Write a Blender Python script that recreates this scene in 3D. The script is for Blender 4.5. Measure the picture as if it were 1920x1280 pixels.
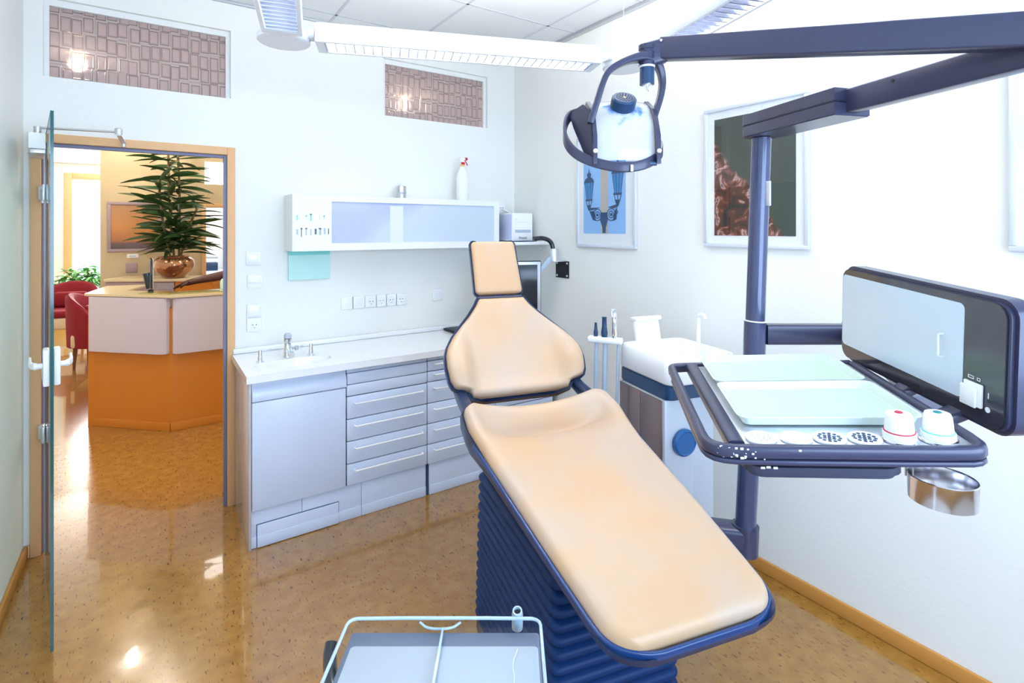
import bpy, bmesh, math, random
from mathutils import Vector, Matrix, Euler
random.seed(7)
C = bpy.context.scene.collection
S = bpy.context.scene
PI = math.pi
for o in list(bpy.data.objects): bpy.data.objects.remove(o)

# ------------------------------------------------------------------ camera
H = 1.62                       # eye height above the floor
YAW = -34.076                  # the camera looks 34 degrees to the right of the back wall's normal
cam_d = bpy.data.cameras.new('camera'); cam = bpy.data.objects.new('camera', cam_d); C.objects.link(cam)
cam.location = (0, 0, H); cam.rotation_euler = (PI/2, 0, math.radians(YAW))
cam_d.sensor_width = 36; cam_d.lens = 994*36/1920; cam_d.shift_y = -(640-430)/1920; cam_d.clip_start = .02
S.camera = cam
# ------------------------------------------------------------------ view + world
S.view_settings.view_transform = 'Standard'; S.view_settings.look = 'None'
S.view_settings.gamma = 1; S.view_settings.use_curve_mapping = False
S.view_settings.exposure = 0.05
w = bpy.data.worlds.new('sky'); S.world = w; w.use_nodes = True
bg = w.node_tree.nodes['Background']; bg.inputs[0].default_value = (.72, .86, 1, 1); bg.inputs[1].default_value = 2.6

def area(name, loc, rot, sx, sy, power, col, spread=None):
    d = bpy.data.lights.new(name, 'AREA'); d.shape = 'RECTANGLE'; d.size = sx; d.size_y = sy
    d.energy = power; d.color = col
    if spread: d.spread = math.radians(spread)
    o = bpy.data.objects.new(name, d); C.objects.link(o); o.location = loc; o.rotation_euler = rot
    return o
# daylight entering by the treatment room's window behind the camera, and by the waiting room's window
area('window_daylight', (.95, -1.34, 1.65), (PI/2, 0, 0), 2.3, 1.5, 78, (.50, .70, 1))
area('waiting_room_daylight', (-.3, 11.52, 1.5), (-PI/2, 0, 0), 1.7, 2.1, 240, (1, .97, .92))

# frames used while surveying: K(right, forward, up) seen from where the room's diagonal runs; Q(across, along, up) the dental chair's own axes
RV = Vector((.8283, -.5603, 0)); FV = Vector((.5603, .8283, 0))
def K(r, f, z): return RV*r + FV*f + Vector((0, 0, z))
CH = math.radians(-13.576)
CP = Vector((math.cos(CH), math.sin(CH), 0)); CA = Vector((-math.sin(CH), math.cos(CH), 0))
def Q(q, s, z): return CP*q + CA*s + Vector((0, 0, z))

# ------------------------------------------------------------------ materials
def nt(name):
    m = bpy.data.materials.new(name); m.use_nodes = True
    return m, m.node_tree, m.node_tree.nodes['Principled BSDF']
def mat(name, col, rough=.5, metal=0, coat=0, spec=None, bump=0, bscale=200, emit=None, estr=0, trans=0, ior=1.45, sheen=0, alpha=1):
    m, t, b = nt(name)
    b.inputs['Base Color'].default_value = (*col, 1); b.inputs['Roughness'].default_value = rough
    b.inputs['Metallic'].default_value = metal; b.inputs['Coat Weight'].default_value = coat
    b.inputs['Coat Roughness'].default_value = .08
    if spec is not None: b.inputs['Specular IOR Level'].default_value = spec
    if emit: b.inputs['Emission Color'].default_value = (*emit, 1); b.inputs['Emission Strength'].default_value = estr
    b.inputs['Transmission Weight'].default_value = trans; b.inputs['IOR'].default_value = ior
    b.inputs['Sheen Weight'].default_value = sheen; b.inputs['Alpha'].default_value = alpha
    n = t.nodes.new('ShaderNodeTexNoise'); tc = t.nodes.new('ShaderNodeTexCoord')
    t.links.new(tc.outputs['Object'], n.inputs['Vector']); n.inputs['Scale'].default_value = bscale
    if bump:
        bp = t.nodes.new('ShaderNodeBump'); bp.inputs['Strength'].default_value = bump; bp.inputs['Distance'].default_value = .002
        t.links.new(n.outputs[0], bp.inputs['Height']); t.links.new(bp.outputs[0], b.inputs['Normal'])
    return m
def thin_glass(name, col, refl=.12, rough=.0):
    m = bpy.data.materials.new(name); m.use_nodes = True; t = m.node_tree; t.nodes.clear()
    out = t.nodes.new('ShaderNodeOutputMaterial'); mx = t.nodes.new('ShaderNodeMixShader')
    tr = t.nodes.new('ShaderNodeBsdfTransparent'); gl = t.nodes.new('ShaderNodeBsdfGlossy'); fr = t.nodes.new('ShaderNodeLayerWeight')
    tr.inputs[0].default_value = (*col, 1); gl.inputs['Roughness'].default_value = rough; fr.inputs[0].default_value = .5
    rm = t.nodes.new('ShaderNodeValToRGB'); e = rm.color_ramp.elements; e[0].position = .3; e[0].color = (refl*.3,)*3+(1,); e[1].position = 1; e[1].color = (.8, .8, .8, 1); k = e.new(.8); k.color = (refl,)*3+(1,)
    t.links.new(fr.outputs['Facing'], rm.inputs[0]); t.links.new(rm.outputs[0], mx.inputs[0]); t.links.new(tr.outputs[0], mx.inputs[1]); t.links.new(gl.outputs[0], mx.inputs[2])
    t.links.new(mx.outputs[0], out.inputs[0]); return m
def ramp(t, fac, stops):
    r = t.nodes.new('ShaderNodeValToRGB'); e = r.color_ramp.elements
    while len(e) > 1: e.remove(e[-1])
    e[0].position = stops[0][0]; e[0].color = (*stops[0][1], 1)
    for p, c in stops[1:]:
        k = e.new(p); k.color = (*c, 1)
    t.links.new(fac, r.inputs[0]); return r

M = {}
M['wall'] = mat('wall_cream_paint', (.90, .905, .865), .75, bump=.35, bscale=70)
M['wall_plain'] = mat('wall_white_paint', (.88, .89, .88), .8, bump=.2, bscale=60)
M['ceiling'] = mat('ceiling_tile', (.78, .80, .82), .9, bump=.3, bscale=300)
M['tgrid'] = mat('ceiling_grid', (.60, .62, .66), .6)
M['beige'] = mat('beige_wall', (.62, .50, .32), .75, bump=.2, bscale=60)
M['yellow'] = mat('yellow_wall', (.78, .50, .16), .75, bump=.2, bscale=60)
M['beech'] = mat('beech_frame', (.80, .48, .24), .45)
M['skirt'] = mat('orange_wood_skirting', (.62, .28, .06), .45)
M['steel'] = mat('brushed_steel', (.62, .63, .66), .28, 1)
M['satin'] = mat('satin_aluminium', (.72, .74, .80), .38, .9)
M['alu'] = mat('picture_aluminium', (.74, .78, .86), .35, .35)
M['chrome'] = mat('chrome', (.82, .84, .88), .08, 1)
M['seal'] = mat('grey_door_seal', (.22, .23, .36), .5)
M['white'] = mat('white_plastic', (.94, .945, .95), .35)
M['gloss'] = mat('white_gloss', (.94, .945, .96), .15, coat=.4)
M['cab'] = mat('cabinet_lacquer', (.68, .765, .94), .32, coat=.2)
M['cabside'] = mat('cabinet_side_lacquer', (.54, .48, .50), .22, coat=.4)
M['seam'] = mat('seam_shadow_gap', (.04, .07, .16), .8)
M['dark'] = mat('slate_plastic', (.040, .042, .088), .30, coat=.2)
M['dark2'] = mat('slate_plastic_worn', (.034, .036, .072), .38, coat=.2)
M['colm'] = mat('slate_enamel', (.050, .064, .145), .26, .15, coat=.6)
M['black'] = mat('black_rubber', (.012, .013, .018), .55)
M['blackg'] = mat('black_gloss', (.012, .014, .02), .12, coat=.5)
M['navy'] = mat('dark_blue_plastic', (.012, .05, .13), .35, coat=.3)
M['blue'] = mat('blue_plastic', (.008, .11, .33), .30, coat=.3)
M['bellow'] = mat('bellows_rubber', (.003, .026, .110), .48, coat=.0, spec=.25)
M['rim'] = mat('shell_plastic', (.009, .024, .075), .32, coat=.15)
M['rimblue'] = mat('shell_plastic_lit', (.006, .040, .155), .32, coat=.25)  # shell plastic again, with the blue light on the rim in its colour
M['beigeplas'] = mat('beige_metal_cover', (.52, .46, .42), .35, .2)
M['holder'] = mat('grey_metal_holder', (.55, .60, .68), .4, .2)
M['tube'] = mat('grey_blue_hose', (.46, .56, .68), .5)
M['red'] = mat('red_fabric', (.24, .003, .014), .75, sheen=.0, bump=.3, bscale=300)
M['cream'] = mat('cream_fabric', (.75, .60, .40), .8)
M['deskp'] = mat('desk_panel', (.63, .57, .66), .35)
M['orange'] = mat('desk_orange', (.60, .20, .018), .42)
M['mauve'] = mat('mauve_front', (.40, .30, .34), .5)
M['countertop'] = mat('cream_countertop', (.72, .60, .38), .3)
M['tglass'] = mat('glass_top_edge', (.45, .42, .16), .1, coat=.5)
M['bronze'] = mat('bronze_glaze', (.42, .20, .10), .10, .75, coat=.6)
M['leaf'] = mat('dark_leaf', (.026, .066, .016), .42)
M['leaf2'] = mat('bright_leaf', (.10, .36, .08), .45)
M['stem'] = mat('plant_stem', (.16, .11, .05), .7)
M['soil'] = mat('soil', (.05, .03, .02), .9)
M['mint'] = mat('mint_card', (.58, .90, .84), .6)
M['mint2'] = mat('teal_card', (.26, .74, .70), .6)
M['tray'] = mat('tray_metal', (.74, .84, .76), .35, .1)
M['traypad'] = mat('tray_liner_green', (.60, .80, .60), .7)
M['redp'] = mat('red_plastic', (.62, .01, .05), .35)
M['teal'] = mat('teal_plastic', (.0, .26, .26), .35)
M['cyanline'] = mat('aqua_ring', (.20, .70, .68), .4)
M['yel'] = mat('yellow_collar', (.85, .62, .25), .4)
M['lit'] = mat('viewer_diffuser', (.62, .72, .82), .22, coat=.7)
M['face'] = mat('viewer_face', (.040, .040, .050), .08, coat=.8)
M['ivory'] = mat('sand_cloth', (.86, .88, .92), .5)
M['skin'] = mat('shaded_skin', (.085, .034, .028), .45)  # skin colour darkened for the shade on the silhouetted arm
M['skin2'] = mat('glove_mauve', (.13, .085, .14), .45)
M['shirt'] = mat('black_shirt', (.010, .010, .014), .8)
M['hair'] = mat('black_hair', (.012, .010, .010), .6)
M['wood'] = mat('dark_wood_leg', (.16, .06, .02), .4)
M['slategrey'] = mat('slate_worktop_mat', (.16, .18, .24), .55)
M['lightgrey'] = mat('pale_grey_cover', (.53, .54, .56), .5)
M['scratch'] = mat('pale_scratch', (.8, .82, .86), .5)
M['vglass'] = thin_glass('door_glass', (.86, .95, .93), .22)
M['gedge'] = mat('glass_edge_green', (.006, .10, .115), .12, coat=.6)
M['acryl'] = thin_glass('clear_acrylic', (.95, .98, 1), .03, .22)
M['acrylrim'] = mat('acrylic_rim', (.62, .78, .90), .10, coat=.7, trans=.45)
M['pglass'] = thin_glass('picture_glass', (1, 1, 1), .12)
M['winlight'] = mat('lit_transom_pane', (1, 1, 1), .9, emit=(1, 1, 1), estr=4.5)  # glow of the transom pane, standing in for the bright room behind
M['tube_on'] = mat('lit_tube', (1, 1, 1), .9, emit=(1, .98, .95), estr=7)
M['spot_on'] = mat('lit_spot', (1, .9, .7), .9, emit=(1, .80, .48), estr=60)
M['lum'] = mat('luminaire_white', (.86, .88, .93), .3)
M['louvre'] = mat('louvre_aluminium', (.50, .54, .68), .14, .85)

def mk_floor():
    m, t, b = nt('linoleum'); tc = t.nodes.new('ShaderNodeTexCoord')
    mp = t.nodes.new('ShaderNodeMapping'); mp.inputs['Scale'].default_value = (105, 32, 1); mp.inputs['Rotation'].default_value = (0, 0, .25)
    t.links.new(tc.outputs['Object'], mp.inputs[0])
    n1 = t.nodes.new('ShaderNodeTexNoise'); n1.inputs['Scale'].default_value = 1.0; n1.inputs['Detail'].default_value = 3
    t.links.new(mp.outputs[0], n1.inputs['Vector'])
    n2 = t.nodes.new('ShaderNodeTexNoise'); n2.inputs['Scale'].default_value = 18; n2.inputs['Detail'].default_value = 6
    t.links.new(tc.outputs['Object'], n2.inputs['Vector'])
    base = ramp(t, n2.outputs[0], [(.3, (.31, .140, .022)), (.7, (.41, .205, .040))])
    fl = ramp(t, n1.outputs[0], [(.0, (1, 1, 1)), (.615, (1, 1, 1)), (.67, (.42, .24, .12))])
    mx = t.nodes.new('ShaderNodeMix'); mx.data_type = 'RGBA'; mx.blend_type = 'MULTIPLY'; mx.inputs[0].default_value = 1
    t.links.new(base.outputs[0], mx.inputs[6]); t.links.new(fl.outputs[0], mx.inputs[7]); t.links.new(mx.outputs[2], b.inputs['Base Color'])
    b.inputs['Roughness'].default_value = .20; b.inputs['Coat Weight'].default_value = 1.0; b.inputs['Coat Roughness'].default_value = .035
    n3 = t.nodes.new('ShaderNodeTexNoise'); n3.inputs['Scale'].default_value = 9; t.links.new(tc.outputs['Object'], n3.inputs['Vector'])
    bp = t.nodes.new('ShaderNodeBump'); bp.inputs['Strength'].default_value = .035; bp.inputs['Distance'].default_value = .01
    t.links.new(n3.outputs[0], bp.inputs['Height']); t.links.new(bp.outputs[0], b.inputs['Coat Normal']); t.links.new(bp.outputs[0], b.inputs['Normal'])
    return m
M['floor'] = mk_floor()
def mk_leather():
    m, t, b = nt('peach_leatherette'); tc = t.nodes.new('ShaderNodeTexCoord')
    n = t.nodes.new('ShaderNodeTexNoise'); n.inputs['Scale'].default_value = 3.2; n.inputs['Detail'].default_value = 3
    t.links.new(tc.outputs['Object'], n.inputs['Vector'])
    r = ramp(t, n.outputs[0], [(.36, (.56, .36, .205)), (.62, (.50, .385, .295))])
    t.links.new(r.outputs[0], b.inputs['Base Color'])
    b.inputs['Roughness'].default_value = .42; b.inputs['Coat Weight'].default_value = .12; b.inputs['Coat Roughness'].default_value = .3
    n2 = t.nodes.new('ShaderNodeTexNoise'); n2.inputs['Scale'].default_value = 420; t.links.new(tc.outputs['Object'], n2.inputs['Vector'])
    bp = t.nodes.new('ShaderNodeBump'); bp.inputs['Strength'].default_value = .08; bp.inputs['Distance'].default_value = .001
    t.links.new(n2.outputs[0], bp.inputs['Height']); t.links.new(bp.outputs[0], b.inputs['Normal'])
    return m
M['leather'] = mk_leather()
def mk_texglass():
    m, t, b = nt('structured_glass'); tc = t.nodes.new('ShaderNodeTexCoord')
    mp = t.nodes.new('ShaderNodeMapping'); mp.inputs['Rotation'].default_value = (PI/2, 0, 0); mp.inputs['Scale'].default_value = (21, 11.5, 11.5)
    t.links.new(tc.outputs['Object'], mp.inputs[0])
    v = t.nodes.new('ShaderNodeTexVoronoi'); v.voronoi_dimensions = '2D'; v.distance = 'CHEBYCHEV'; v.feature = 'F1'; v.inputs['Scale'].default_value = 1; v.inputs['Randomness'].default_value = .30
    t.links.new(mp.outputs[0], v.inputs['Vector'])
    rg = ramp(t, v.outputs['Distance'], [(0, (.7, .7, .7)), (.30, (1, 1, 1)), (.40, (.1, .1, .1)), (.46, (1, 1, 1)), (.6, (.3, .3, .3))])
    bp = t.nodes.new('ShaderNodeBump'); bp.inputs['Strength'].default_value = .6; bp.inputs['Distance'].default_value = .008
    t.links.new(rg.outputs[0], bp.inputs['Height']); t.links.new(bp.outputs[0], b.inputs['Normal'])
    cr = ramp(t, v.outputs['Distance'], [(0, (.68, .53, .50)), (.36, (.66, .52, .49)), (.42, (.36, .27, .25)), (.47, (.74, .64, .62)), (.6, (.58, .45, .42))])
    t.links.new(cr.outputs[0], b.inputs['Base Color'])
    b.inputs['Roughness'].default_value = .12; b.inputs['Transmission Weight'].default_value = .32; b.inputs['IOR'].default_value = 1.2
    return m
M['texglass'] = mk_texglass()
def mk_frost(name, stops, scale):
    m, t, b = nt(name); tc = t.nodes.new('ShaderNodeTexCoord')
    n = t.nodes.new('ShaderNodeTexNoise'); n.inputs['Scale'].default_value = scale; n.inputs['Detail'].default_value = 0; t.links.new(tc.outputs['Object'], n.inputs['Vector'])
    r = ramp(t, n.outputs[0], stops); t.links.new(r.outputs[0], b.inputs['Base Color'])
    b.inputs['Roughness'].default_value = .35; return m
M['frost'] = mk_frost('frosted_cabinet_glass', [(.35, (.52, .57, .84)), (.5, (.64, .70, .88)), (.65, (.62, .72, .82))], 2.5)
M['frost2'] = mat('frosted_pale', (.80, .84, .95), .35)
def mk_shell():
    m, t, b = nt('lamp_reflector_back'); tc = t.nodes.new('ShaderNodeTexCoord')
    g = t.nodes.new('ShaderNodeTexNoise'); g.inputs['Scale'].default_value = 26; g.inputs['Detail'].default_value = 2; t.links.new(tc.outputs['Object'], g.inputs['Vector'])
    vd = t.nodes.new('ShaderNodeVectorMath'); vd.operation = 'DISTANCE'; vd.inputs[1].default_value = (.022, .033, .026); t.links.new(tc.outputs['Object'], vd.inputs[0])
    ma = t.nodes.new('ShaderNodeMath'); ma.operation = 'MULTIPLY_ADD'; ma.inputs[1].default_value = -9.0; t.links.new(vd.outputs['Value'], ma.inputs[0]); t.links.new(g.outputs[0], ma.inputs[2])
    r = ramp(t, ma.outputs[0], [(.0, (.97, .98, 1)), (.10, (.74, .85, .98)), (.22, (.28, .52, .90)), (.36, (.08, .28, .72))])  # blue reflection below the vent cap painted into the shell colour
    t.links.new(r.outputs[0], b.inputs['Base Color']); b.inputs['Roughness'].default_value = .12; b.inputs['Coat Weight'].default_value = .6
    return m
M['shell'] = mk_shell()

# ------------------------------------------------------------------ mesh helpers
def obj(name, bm, m, parent=None, matrix=None, angle=38):
    me = bpy.data.meshes.new(name); bmesh.ops.recalc_face_normals(bm, faces=bm.faces[:]); bm.to_mesh(me); bm.free()
    for p in me.polygons: p.use_smooth = True
    me.set_sharp_from_angle(angle=math.radians(angle)); me.update()
    o = bpy.data.objects.new(name, me); C.objects.link(o)
    for k in (m if isinstance(m, (list, tuple)) else [m]): me.materials.append(k)
    if parent: o.parent = parent
    if matrix is not None: o.matrix_local = matrix
    return o
def B(): return bmesh.new()
def box(bm, a, b, bev=0, mt=None, seg=2, mi=0):
    a = Vector(a); b = Vector(b); lo = Vector([min(x, y) for x, y in zip(a, b)]); hi = Vector([max(x, y) for x, y in zip(a, b)])
    g = bmesh.new(); r = bmesh.ops.create_cube(g, size=1)
    for v in g.verts: v.co = Vector([lo[i]+(v.co[i]+.5)*(hi[i]-lo[i]) for i in range(3)])
    if bev: bmesh.ops.bevel(g, geom=g.edges[:], offset=min(bev, .49*min(hi-lo)), segments=seg, affect='EDGES', profile=.5)
    merge(bm, g, mt, mi); return bm
def merge(bm, g, mt=None, mi=0):
    if mt is not None: bmesh.ops.transform(g, matrix=mt, verts=g.verts[:])
    mp = {}
    for v in g.verts: mp[v] = bm.verts.new(v.co)
    for f in g.faces:
        try: nf = bm.faces.new([mp[v] for v in f.verts]); nf.material_index = mi if mi else f.material_index
        except ValueError: pass
    g.free()
def rot_to(d, up=(0, 0, 1)):
    d = Vector(d).normalized(); up = Vector(up)
    if abs(d.dot(up)) > .98: up = Vector((1, 0, 0))
    x = up.cross(d).normalized(); y = d.cross(x)
    return Matrix((x, y, d)).transposed()
def sweep(bm, pts, prof, up=(0, 0, 1), closed=False, scales=None, cap=True):
    """prof: 2D outline (x sideways, y up) carried along pts"""
    pts = [Vector(p) for p in pts]; n = len(pts); rings = []
    upv = Vector(up)
    for i, p in enumerate(pts):
        if closed: d = pts[(i+1) % n]-pts[i-1]
        else: d = pts[min(i+1, n-1)]-pts[max(i-1, 0)]
        d.normalize(); u = upv
        if abs(d.dot(u)) > .97: u = Vector((1, 0, 0)) if abs(d.x) < .9 else Vector((0, 1, 0))
        x = d.cross(u).normalized(); y = x.cross(d)
        s = scales[i] if scales else 1
        rings.append([bm.verts.new(p+x*a*s+y*b*s) for a, b in prof])
    k = len(prof); m = n if closed else n-1
    for i in range(m):
        A, Bq = rings[i], rings[(i+1) % n]
        for j in range(k): bm.faces.new((A[j], A[(j+1) % k], Bq[(j+1) % k], Bq[j]))
    if not closed and cap: bm.faces.new(rings[0][::-1]); bm.faces.new(rings[-1])
    return bm
def circ(r, n=12, ry=None): return [(r*math.cos(2*PI*i/n), (ry or r)*math.sin(2*PI*i/n)) for i in range(n)]
def rrect(w, h, r, seg=3):
    o = []
    for cx, cy, a in ((w/2-r, h/2-r, 0), (-w/2+r, h/2-r, 90), (-w/2+r, -h/2+r, 180), (w/2-r, -h/2+r, 270)):
        for i in range(seg+1):
            t = math.radians(a+90*i/seg); o.append((cx+r*math.cos(t), cy+r*math.sin(t)))
    return o
def tube(bm, pts, r, n=12, **k): return sweep(bm, pts, circ(r, n), **k)
def smooth(pts, it=2, closed=False):
    pts = [Vector(p) for p in pts]
    for _ in range(it):
        o = []
        n = len(pts)
        if not closed: o.append(pts[0])
        for i in range(n if closed else n-1):
            a, b = pts[i], pts[(i+1) % n]; o += [a*.75+b*.25, a*.25+b*.75]
        if not closed: o.append(pts[-1])
        pts = o
    return pts
def lathe(bm, prof, n=28, center=(0, 0, 0), mt=None, mi=0):
    g = bmesh.new(); rings = []
    for r, z in prof:
        if r < 1e-6: rings.append([g.verts.new((0, 0, z))])
        else: rings.append([g.verts.new((r*math.cos(2*PI*i/n), r*math.sin(2*PI*i/n), z)) for i in range(n)])
    for A, Bq in zip(rings, rings[1:]):
        for i in range(n):
            a, b = A[i % len(A)], A[(i+1) % len(A)]; c, d = Bq[(i+1) % len(Bq)], Bq[i % len(Bq)]
            f = []
            for v in (a, b, c, d):
                if v not in f: f.append(v)
            if len(f) > 2: g.faces.new(f)
    for r_ in (rings[0], rings[-1]):
        if len(r_) > 1: g.faces.new(r_)
    mt = (mt or Matrix.Identity(4)) @ Matrix.Translation(center)
    merge(bm, g, mt, mi); return bm
def prism(bm, outline, z0, z1, bev=0, mt=None, mi=0):
    """outline in XY, extruded z0..z1"""
    g = bmesh.new(); a = [g.verts.new((x, y, z0)) for x, y in outline]; f = g.faces.new(a)
    r = bmesh.ops.extrude_face_region(g, geom=[f]); vs = [v for v in r['geom'] if isinstance(v, bmesh.types.BMVert)]
    for v in vs: v.co.z = z1
    if bev:
        es = [e for e in g.edges if abs(e.verts[0].co.z-e.verts[1].co.z) < 1e-6]
        bmesh.ops.bevel(g, geom=es, offset=bev, segments=2, affect='EDGES')
    merge(bm, g, mt, mi); return bm
def plane_m(o, x, y):
    """matrix placing XY outline at o with axes x,y"""
    x = Vector(x).normalized(); y = Vector(y).normalized(); z = x.cross(y)
    m = Matrix((x, y, z)).transposed().to_4x4(); m.translation = Vector(o); return m
def thing(name, label, cat, loc=(0, 0, 0), rz=0, group=None, mat4=None):
    o = bpy.data.objects.new(name, None); C.objects.link(o); o.empty_display_size = .05
    if mat4 is not None: o.matrix_world = mat4
    else: o.location = loc; o.rotation_euler = (0, 0, rz)
    o['label'] = label; o['category'] = cat
    if group: o['group'] = group
    return o
def tag(o, label, cat, group=None):
    o['label'] = label; o['category'] = cat
    if group: o['group'] = group
    return o
def struct(name, bm, m, **k):
    o = obj(name, bm, m, **k); o['kind'] = 'structure'; return o
def text_mesh(s, size, depth=.0006):
    cu = bpy.data.curves.new('lettering', 'FONT'); cu.body = s; cu.size = size; cu.extrude = depth/2; cu.align_x = 'CENTER'; cu.align_y = 'CENTER'
    t = bpy.data.objects.new('lettering', cu); C.objects.link(t)
    bpy.context.view_layer.update()
    me = bpy.data.meshes.new_from_object(t.evaluated_get(bpy.context.evaluated_depsgraph_get()))
    g = bmesh.new(); g.from_mesh(me); bpy.data.objects.remove(t); bpy.data.meshes.remove(me); return g

# ================================================================== THE ROOM
XL, XR, YB, YF, ZC = -.53, 2.395, 3.51, -1.30, 2.955
def holes(bm, x0, x1, z0, z1, hs, y0, y1, axis='x'):
    xs = sorted(set([x0, x1]+[h[0] for h in hs]+[h[1] for h in hs])); zs = sorted(set([z0, z1]+[h[2] for h in hs]+[h[3] for h in hs]))
    for a, b in zip(xs, xs[1:]):
        for c, d in zip(zs, zs[1:]):
            if any(h[0] <= (a+b)/2 <= h[1] and h[2] <= (c+d)/2 <= h[3] for h in hs): continue
            if axis == 'x': box(bm, (a, y0, c), (b, y1, d))
            else: box(bm, (y0, a, c), (y1, b, d))
    bmesh.ops.remove_doubles(bm, verts=bm.verts[:], dist=1e-5)
    return bm
bm = B(); box(bm, (-4, YF-.15, -.1), (4, 12.2, 0)); struct('floor', bm, M['floor'])
WT = .13
D0, D1 = -.475, .385       # door opening
T1 = (-.457, .377, 2.389, 2.787); T2 = (1.309, 2.145, 2.405, 2.80)
struct('wall_back', holes(B(), XL-.15, XR+.15, 0, ZC, [(D0, D1, 0, 2.085), T1, T2], YB, YB+WT), M['wall'])
struct('wall_right', box(B(), (XR, YF-.15, 0), (XR+.15, YB+WT, ZC)), M['wall'])
struct('wall_left', box(B(), (XL-.15, YF-.15, 0), (XL, YB+WT, ZC)), M['wall'])
WR = (-.2, 2.1, .9, 2.4)
struct('wall_rear', holes(B(), XL, XR, 0, ZC, [WR], YF-.15, YF), M['wall'])
struct('ceiling', box(B(), (XL, YF, ZC), (XR, YB, ZC+.1)), M['ceiling'])
bm = B()
for i in range(-4, 2):
    x = 2.142+.6*i
    if XL < x < XR: box(bm, (x-.008, YF, ZC-.003), (x+.008, YB, ZC))
for i in range(-7, 2):
    y = 2.745+.6*i
    if YF < y < YB: box(bm, (XL, y-.008, ZC-.003), (XR, y+.008, ZC))
struct('trim_1', bm, M['tgrid'])
bm = B(); box(bm, (XR-.03, YF, ZC-.022), (XR, YB, ZC-.001), .002); struct('trim_2', bm, M['steel'])
bm = B(); box(bm, (XL, YB-.022, ZC-.012), (XR-.03, YB, ZC-.001), .002); box(bm, (XL, YF, ZC-.012), (XL+.022, YB-.022, ZC-.001), .002); struct('trim_3', bm, M['tgrid'])
bm = B(); box(bm, (XR-.016, YF, 0), (XR, YB, .062), .006); struct('baseboard_right', bm, M['skirt'])
bm = B(); box(bm, (XL, YF, 0), (XL+.016, YB, .062), .006); struct('baseboard_left', bm, M['skirt'])
bm = B(); box(bm, (XL+.016, YB-.016, 0), (D0-.03, YB, .062), .005); struct('baseboard_back', bm, M['beech'])
# rear window (behind the camera)
bm = B()
for x0, x1, z0, z1 in ((WR[0], WR[1], WR[2], WR[2]+.06), (WR[0], WR[1], WR[3]-.06, WR[3]), (WR[0], WR[0]+.06, WR[2], WR[3]), (WR[1]-.06, WR[1], WR[2], WR[3]), (.92, .98, WR[2], WR[3])):
    box(bm, (x0, YF-.12, z0), (x1, YF-.06, z1), .006)
struct('window_1', bm, M['white'])

# transom lights above door and cabinets
for i, T in enumerate((T1, T2)):
    x0, x1, z0, z1 = T
    g = obj('glass_pane', box(B(), (x0+.02, YB+.045, z0+.003), (x1-.022, YB+.055, z1-.03)), M['texglass'])
    bm = B()
    box(bm, (x0, YB+.025, z1-.032), (x1, YB+.07, z1)); box(bm, (x1-.024, YB+.025, z0), (x1, YB+.07, z1-.032)); box(bm, (x0, YB+.025, z0), (x0+.02, YB+.07, z1-.032)); box(bm, (x0+.02, YB+.025, z0), (x1-.024, YB+.07, z0+.003))
    f = struct('window_%d' % (i+2), bm, M['wall_plain']); g.parent = f

# door frame + glass door
bm = B()
yf0, yf1 = YB-.018, YB+WT+.02
box(bm, (D0-.03, yf0, 0), (D0+.012, yf1, 2.10), .004); box(bm, (D1-.028, yf0, 0), (D1+.014, yf1, 2.10), .004); box(bm, (D0+.012, yf0, 2.055), (D1-.028, yf1, 2.10), .004)
fr = struct('door_1', bm, M['beech'])
bm = B()
box(bm, (D1-.046, YB+.0, 0), (D1-.0285, YB+.03, 2.055), .003); box(bm, (D0+.0125, YB+.0, 0), (D0+.02, YB+.03, 2.055), .002); box(bm, (D0+.03, YB+.0, 2.037), (D1-.046, YB+.03, 2.0545), .003)
s_ = obj('door_seal', bm, M['seal'], fr)
for z in (.62, 1.92-.12):
    bm = B(); box(bm, (-.472, YB-.042, z-.035), (-.432, YB-.019, z+.035), .006); tube(bm, [(-.452, YB-.045, z-.05), (-.452, YB-.045, z+.02)], .009)
    obj('hinge_block', bm, M['satin'], fr)
# glass leaf : from hinge (-.44,3.46) to free edge (-.322,2.655)
dh = Vector((-.438, 3.455, 0)); de = Vector((-.320, 2.655, 0)); dl = (de-dh).length
dd = (de-dh).normalized()
dm = Matrix.Translation(dh) @ Matrix.Rotation(math.atan2(dd.y, dd.x), 4, 'Z')
door = thing('glass_door', 'open frameless greenish glass door leaf standing edge-on in the doorway', 'door', mat4=dm)
bm = B(); box(bm, (.004, -.004, .012), (dl-.004, .004, 2.07)); obj('glass_leaf', bm, M['vglass'], door)
bm = B(); box(bm, (dl-.004, -.0052, .012), (dl+.0008, .0052, 2.07)); box(bm, (0, -.0052, .012), (.004, .0052, 2.07)); box(bm, (.004, -.0052, 2.07), (dl-.004, .0052, 2.0735)); obj('glass_edge', bm, M['gedge'], door)
# local -y is toward ... the left wall or the opening; y+ = right-hand normal
for sgn, nm in ((1, 'a'), (-1, 'b')):
    bm = B(); box(bm, (dl-.085, sgn*.0055, 1.02), (dl-.012, sgn*.026, 1.16), .006)
    lk = obj('lock_case', bm, M['white'], door)
    bm = B(); tube(bm, [(dl-.05, sgn*.02, 1.095), (dl-.05, sgn*.052, 1.095)], .011)
    sweep(bm, smooth([(dl-.05, sgn*.045, 1.095), (dl-.08, sgn*.062, 1.096), (dl-.17, sgn*.062, 1.10)], 1), rrect(.010, .026, .004))
    obj('door_lever', bm, M['white'], lk)
bm = B(); box(bm, (dl-.065, -.029, 1.045), (dl-.035, -.0262, 1.085), .003); obj('keyhole_plate', bm, M['steel'], door)
for z in (.62, 1.80):
    for sgn in (1, -1):
        bm = B(); box(bm, (.006, sgn*.0055, z-.04), (.05, sgn*.017, z+.04), .004); obj('hinge_clamp', bm, M['satin'], door)
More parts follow.
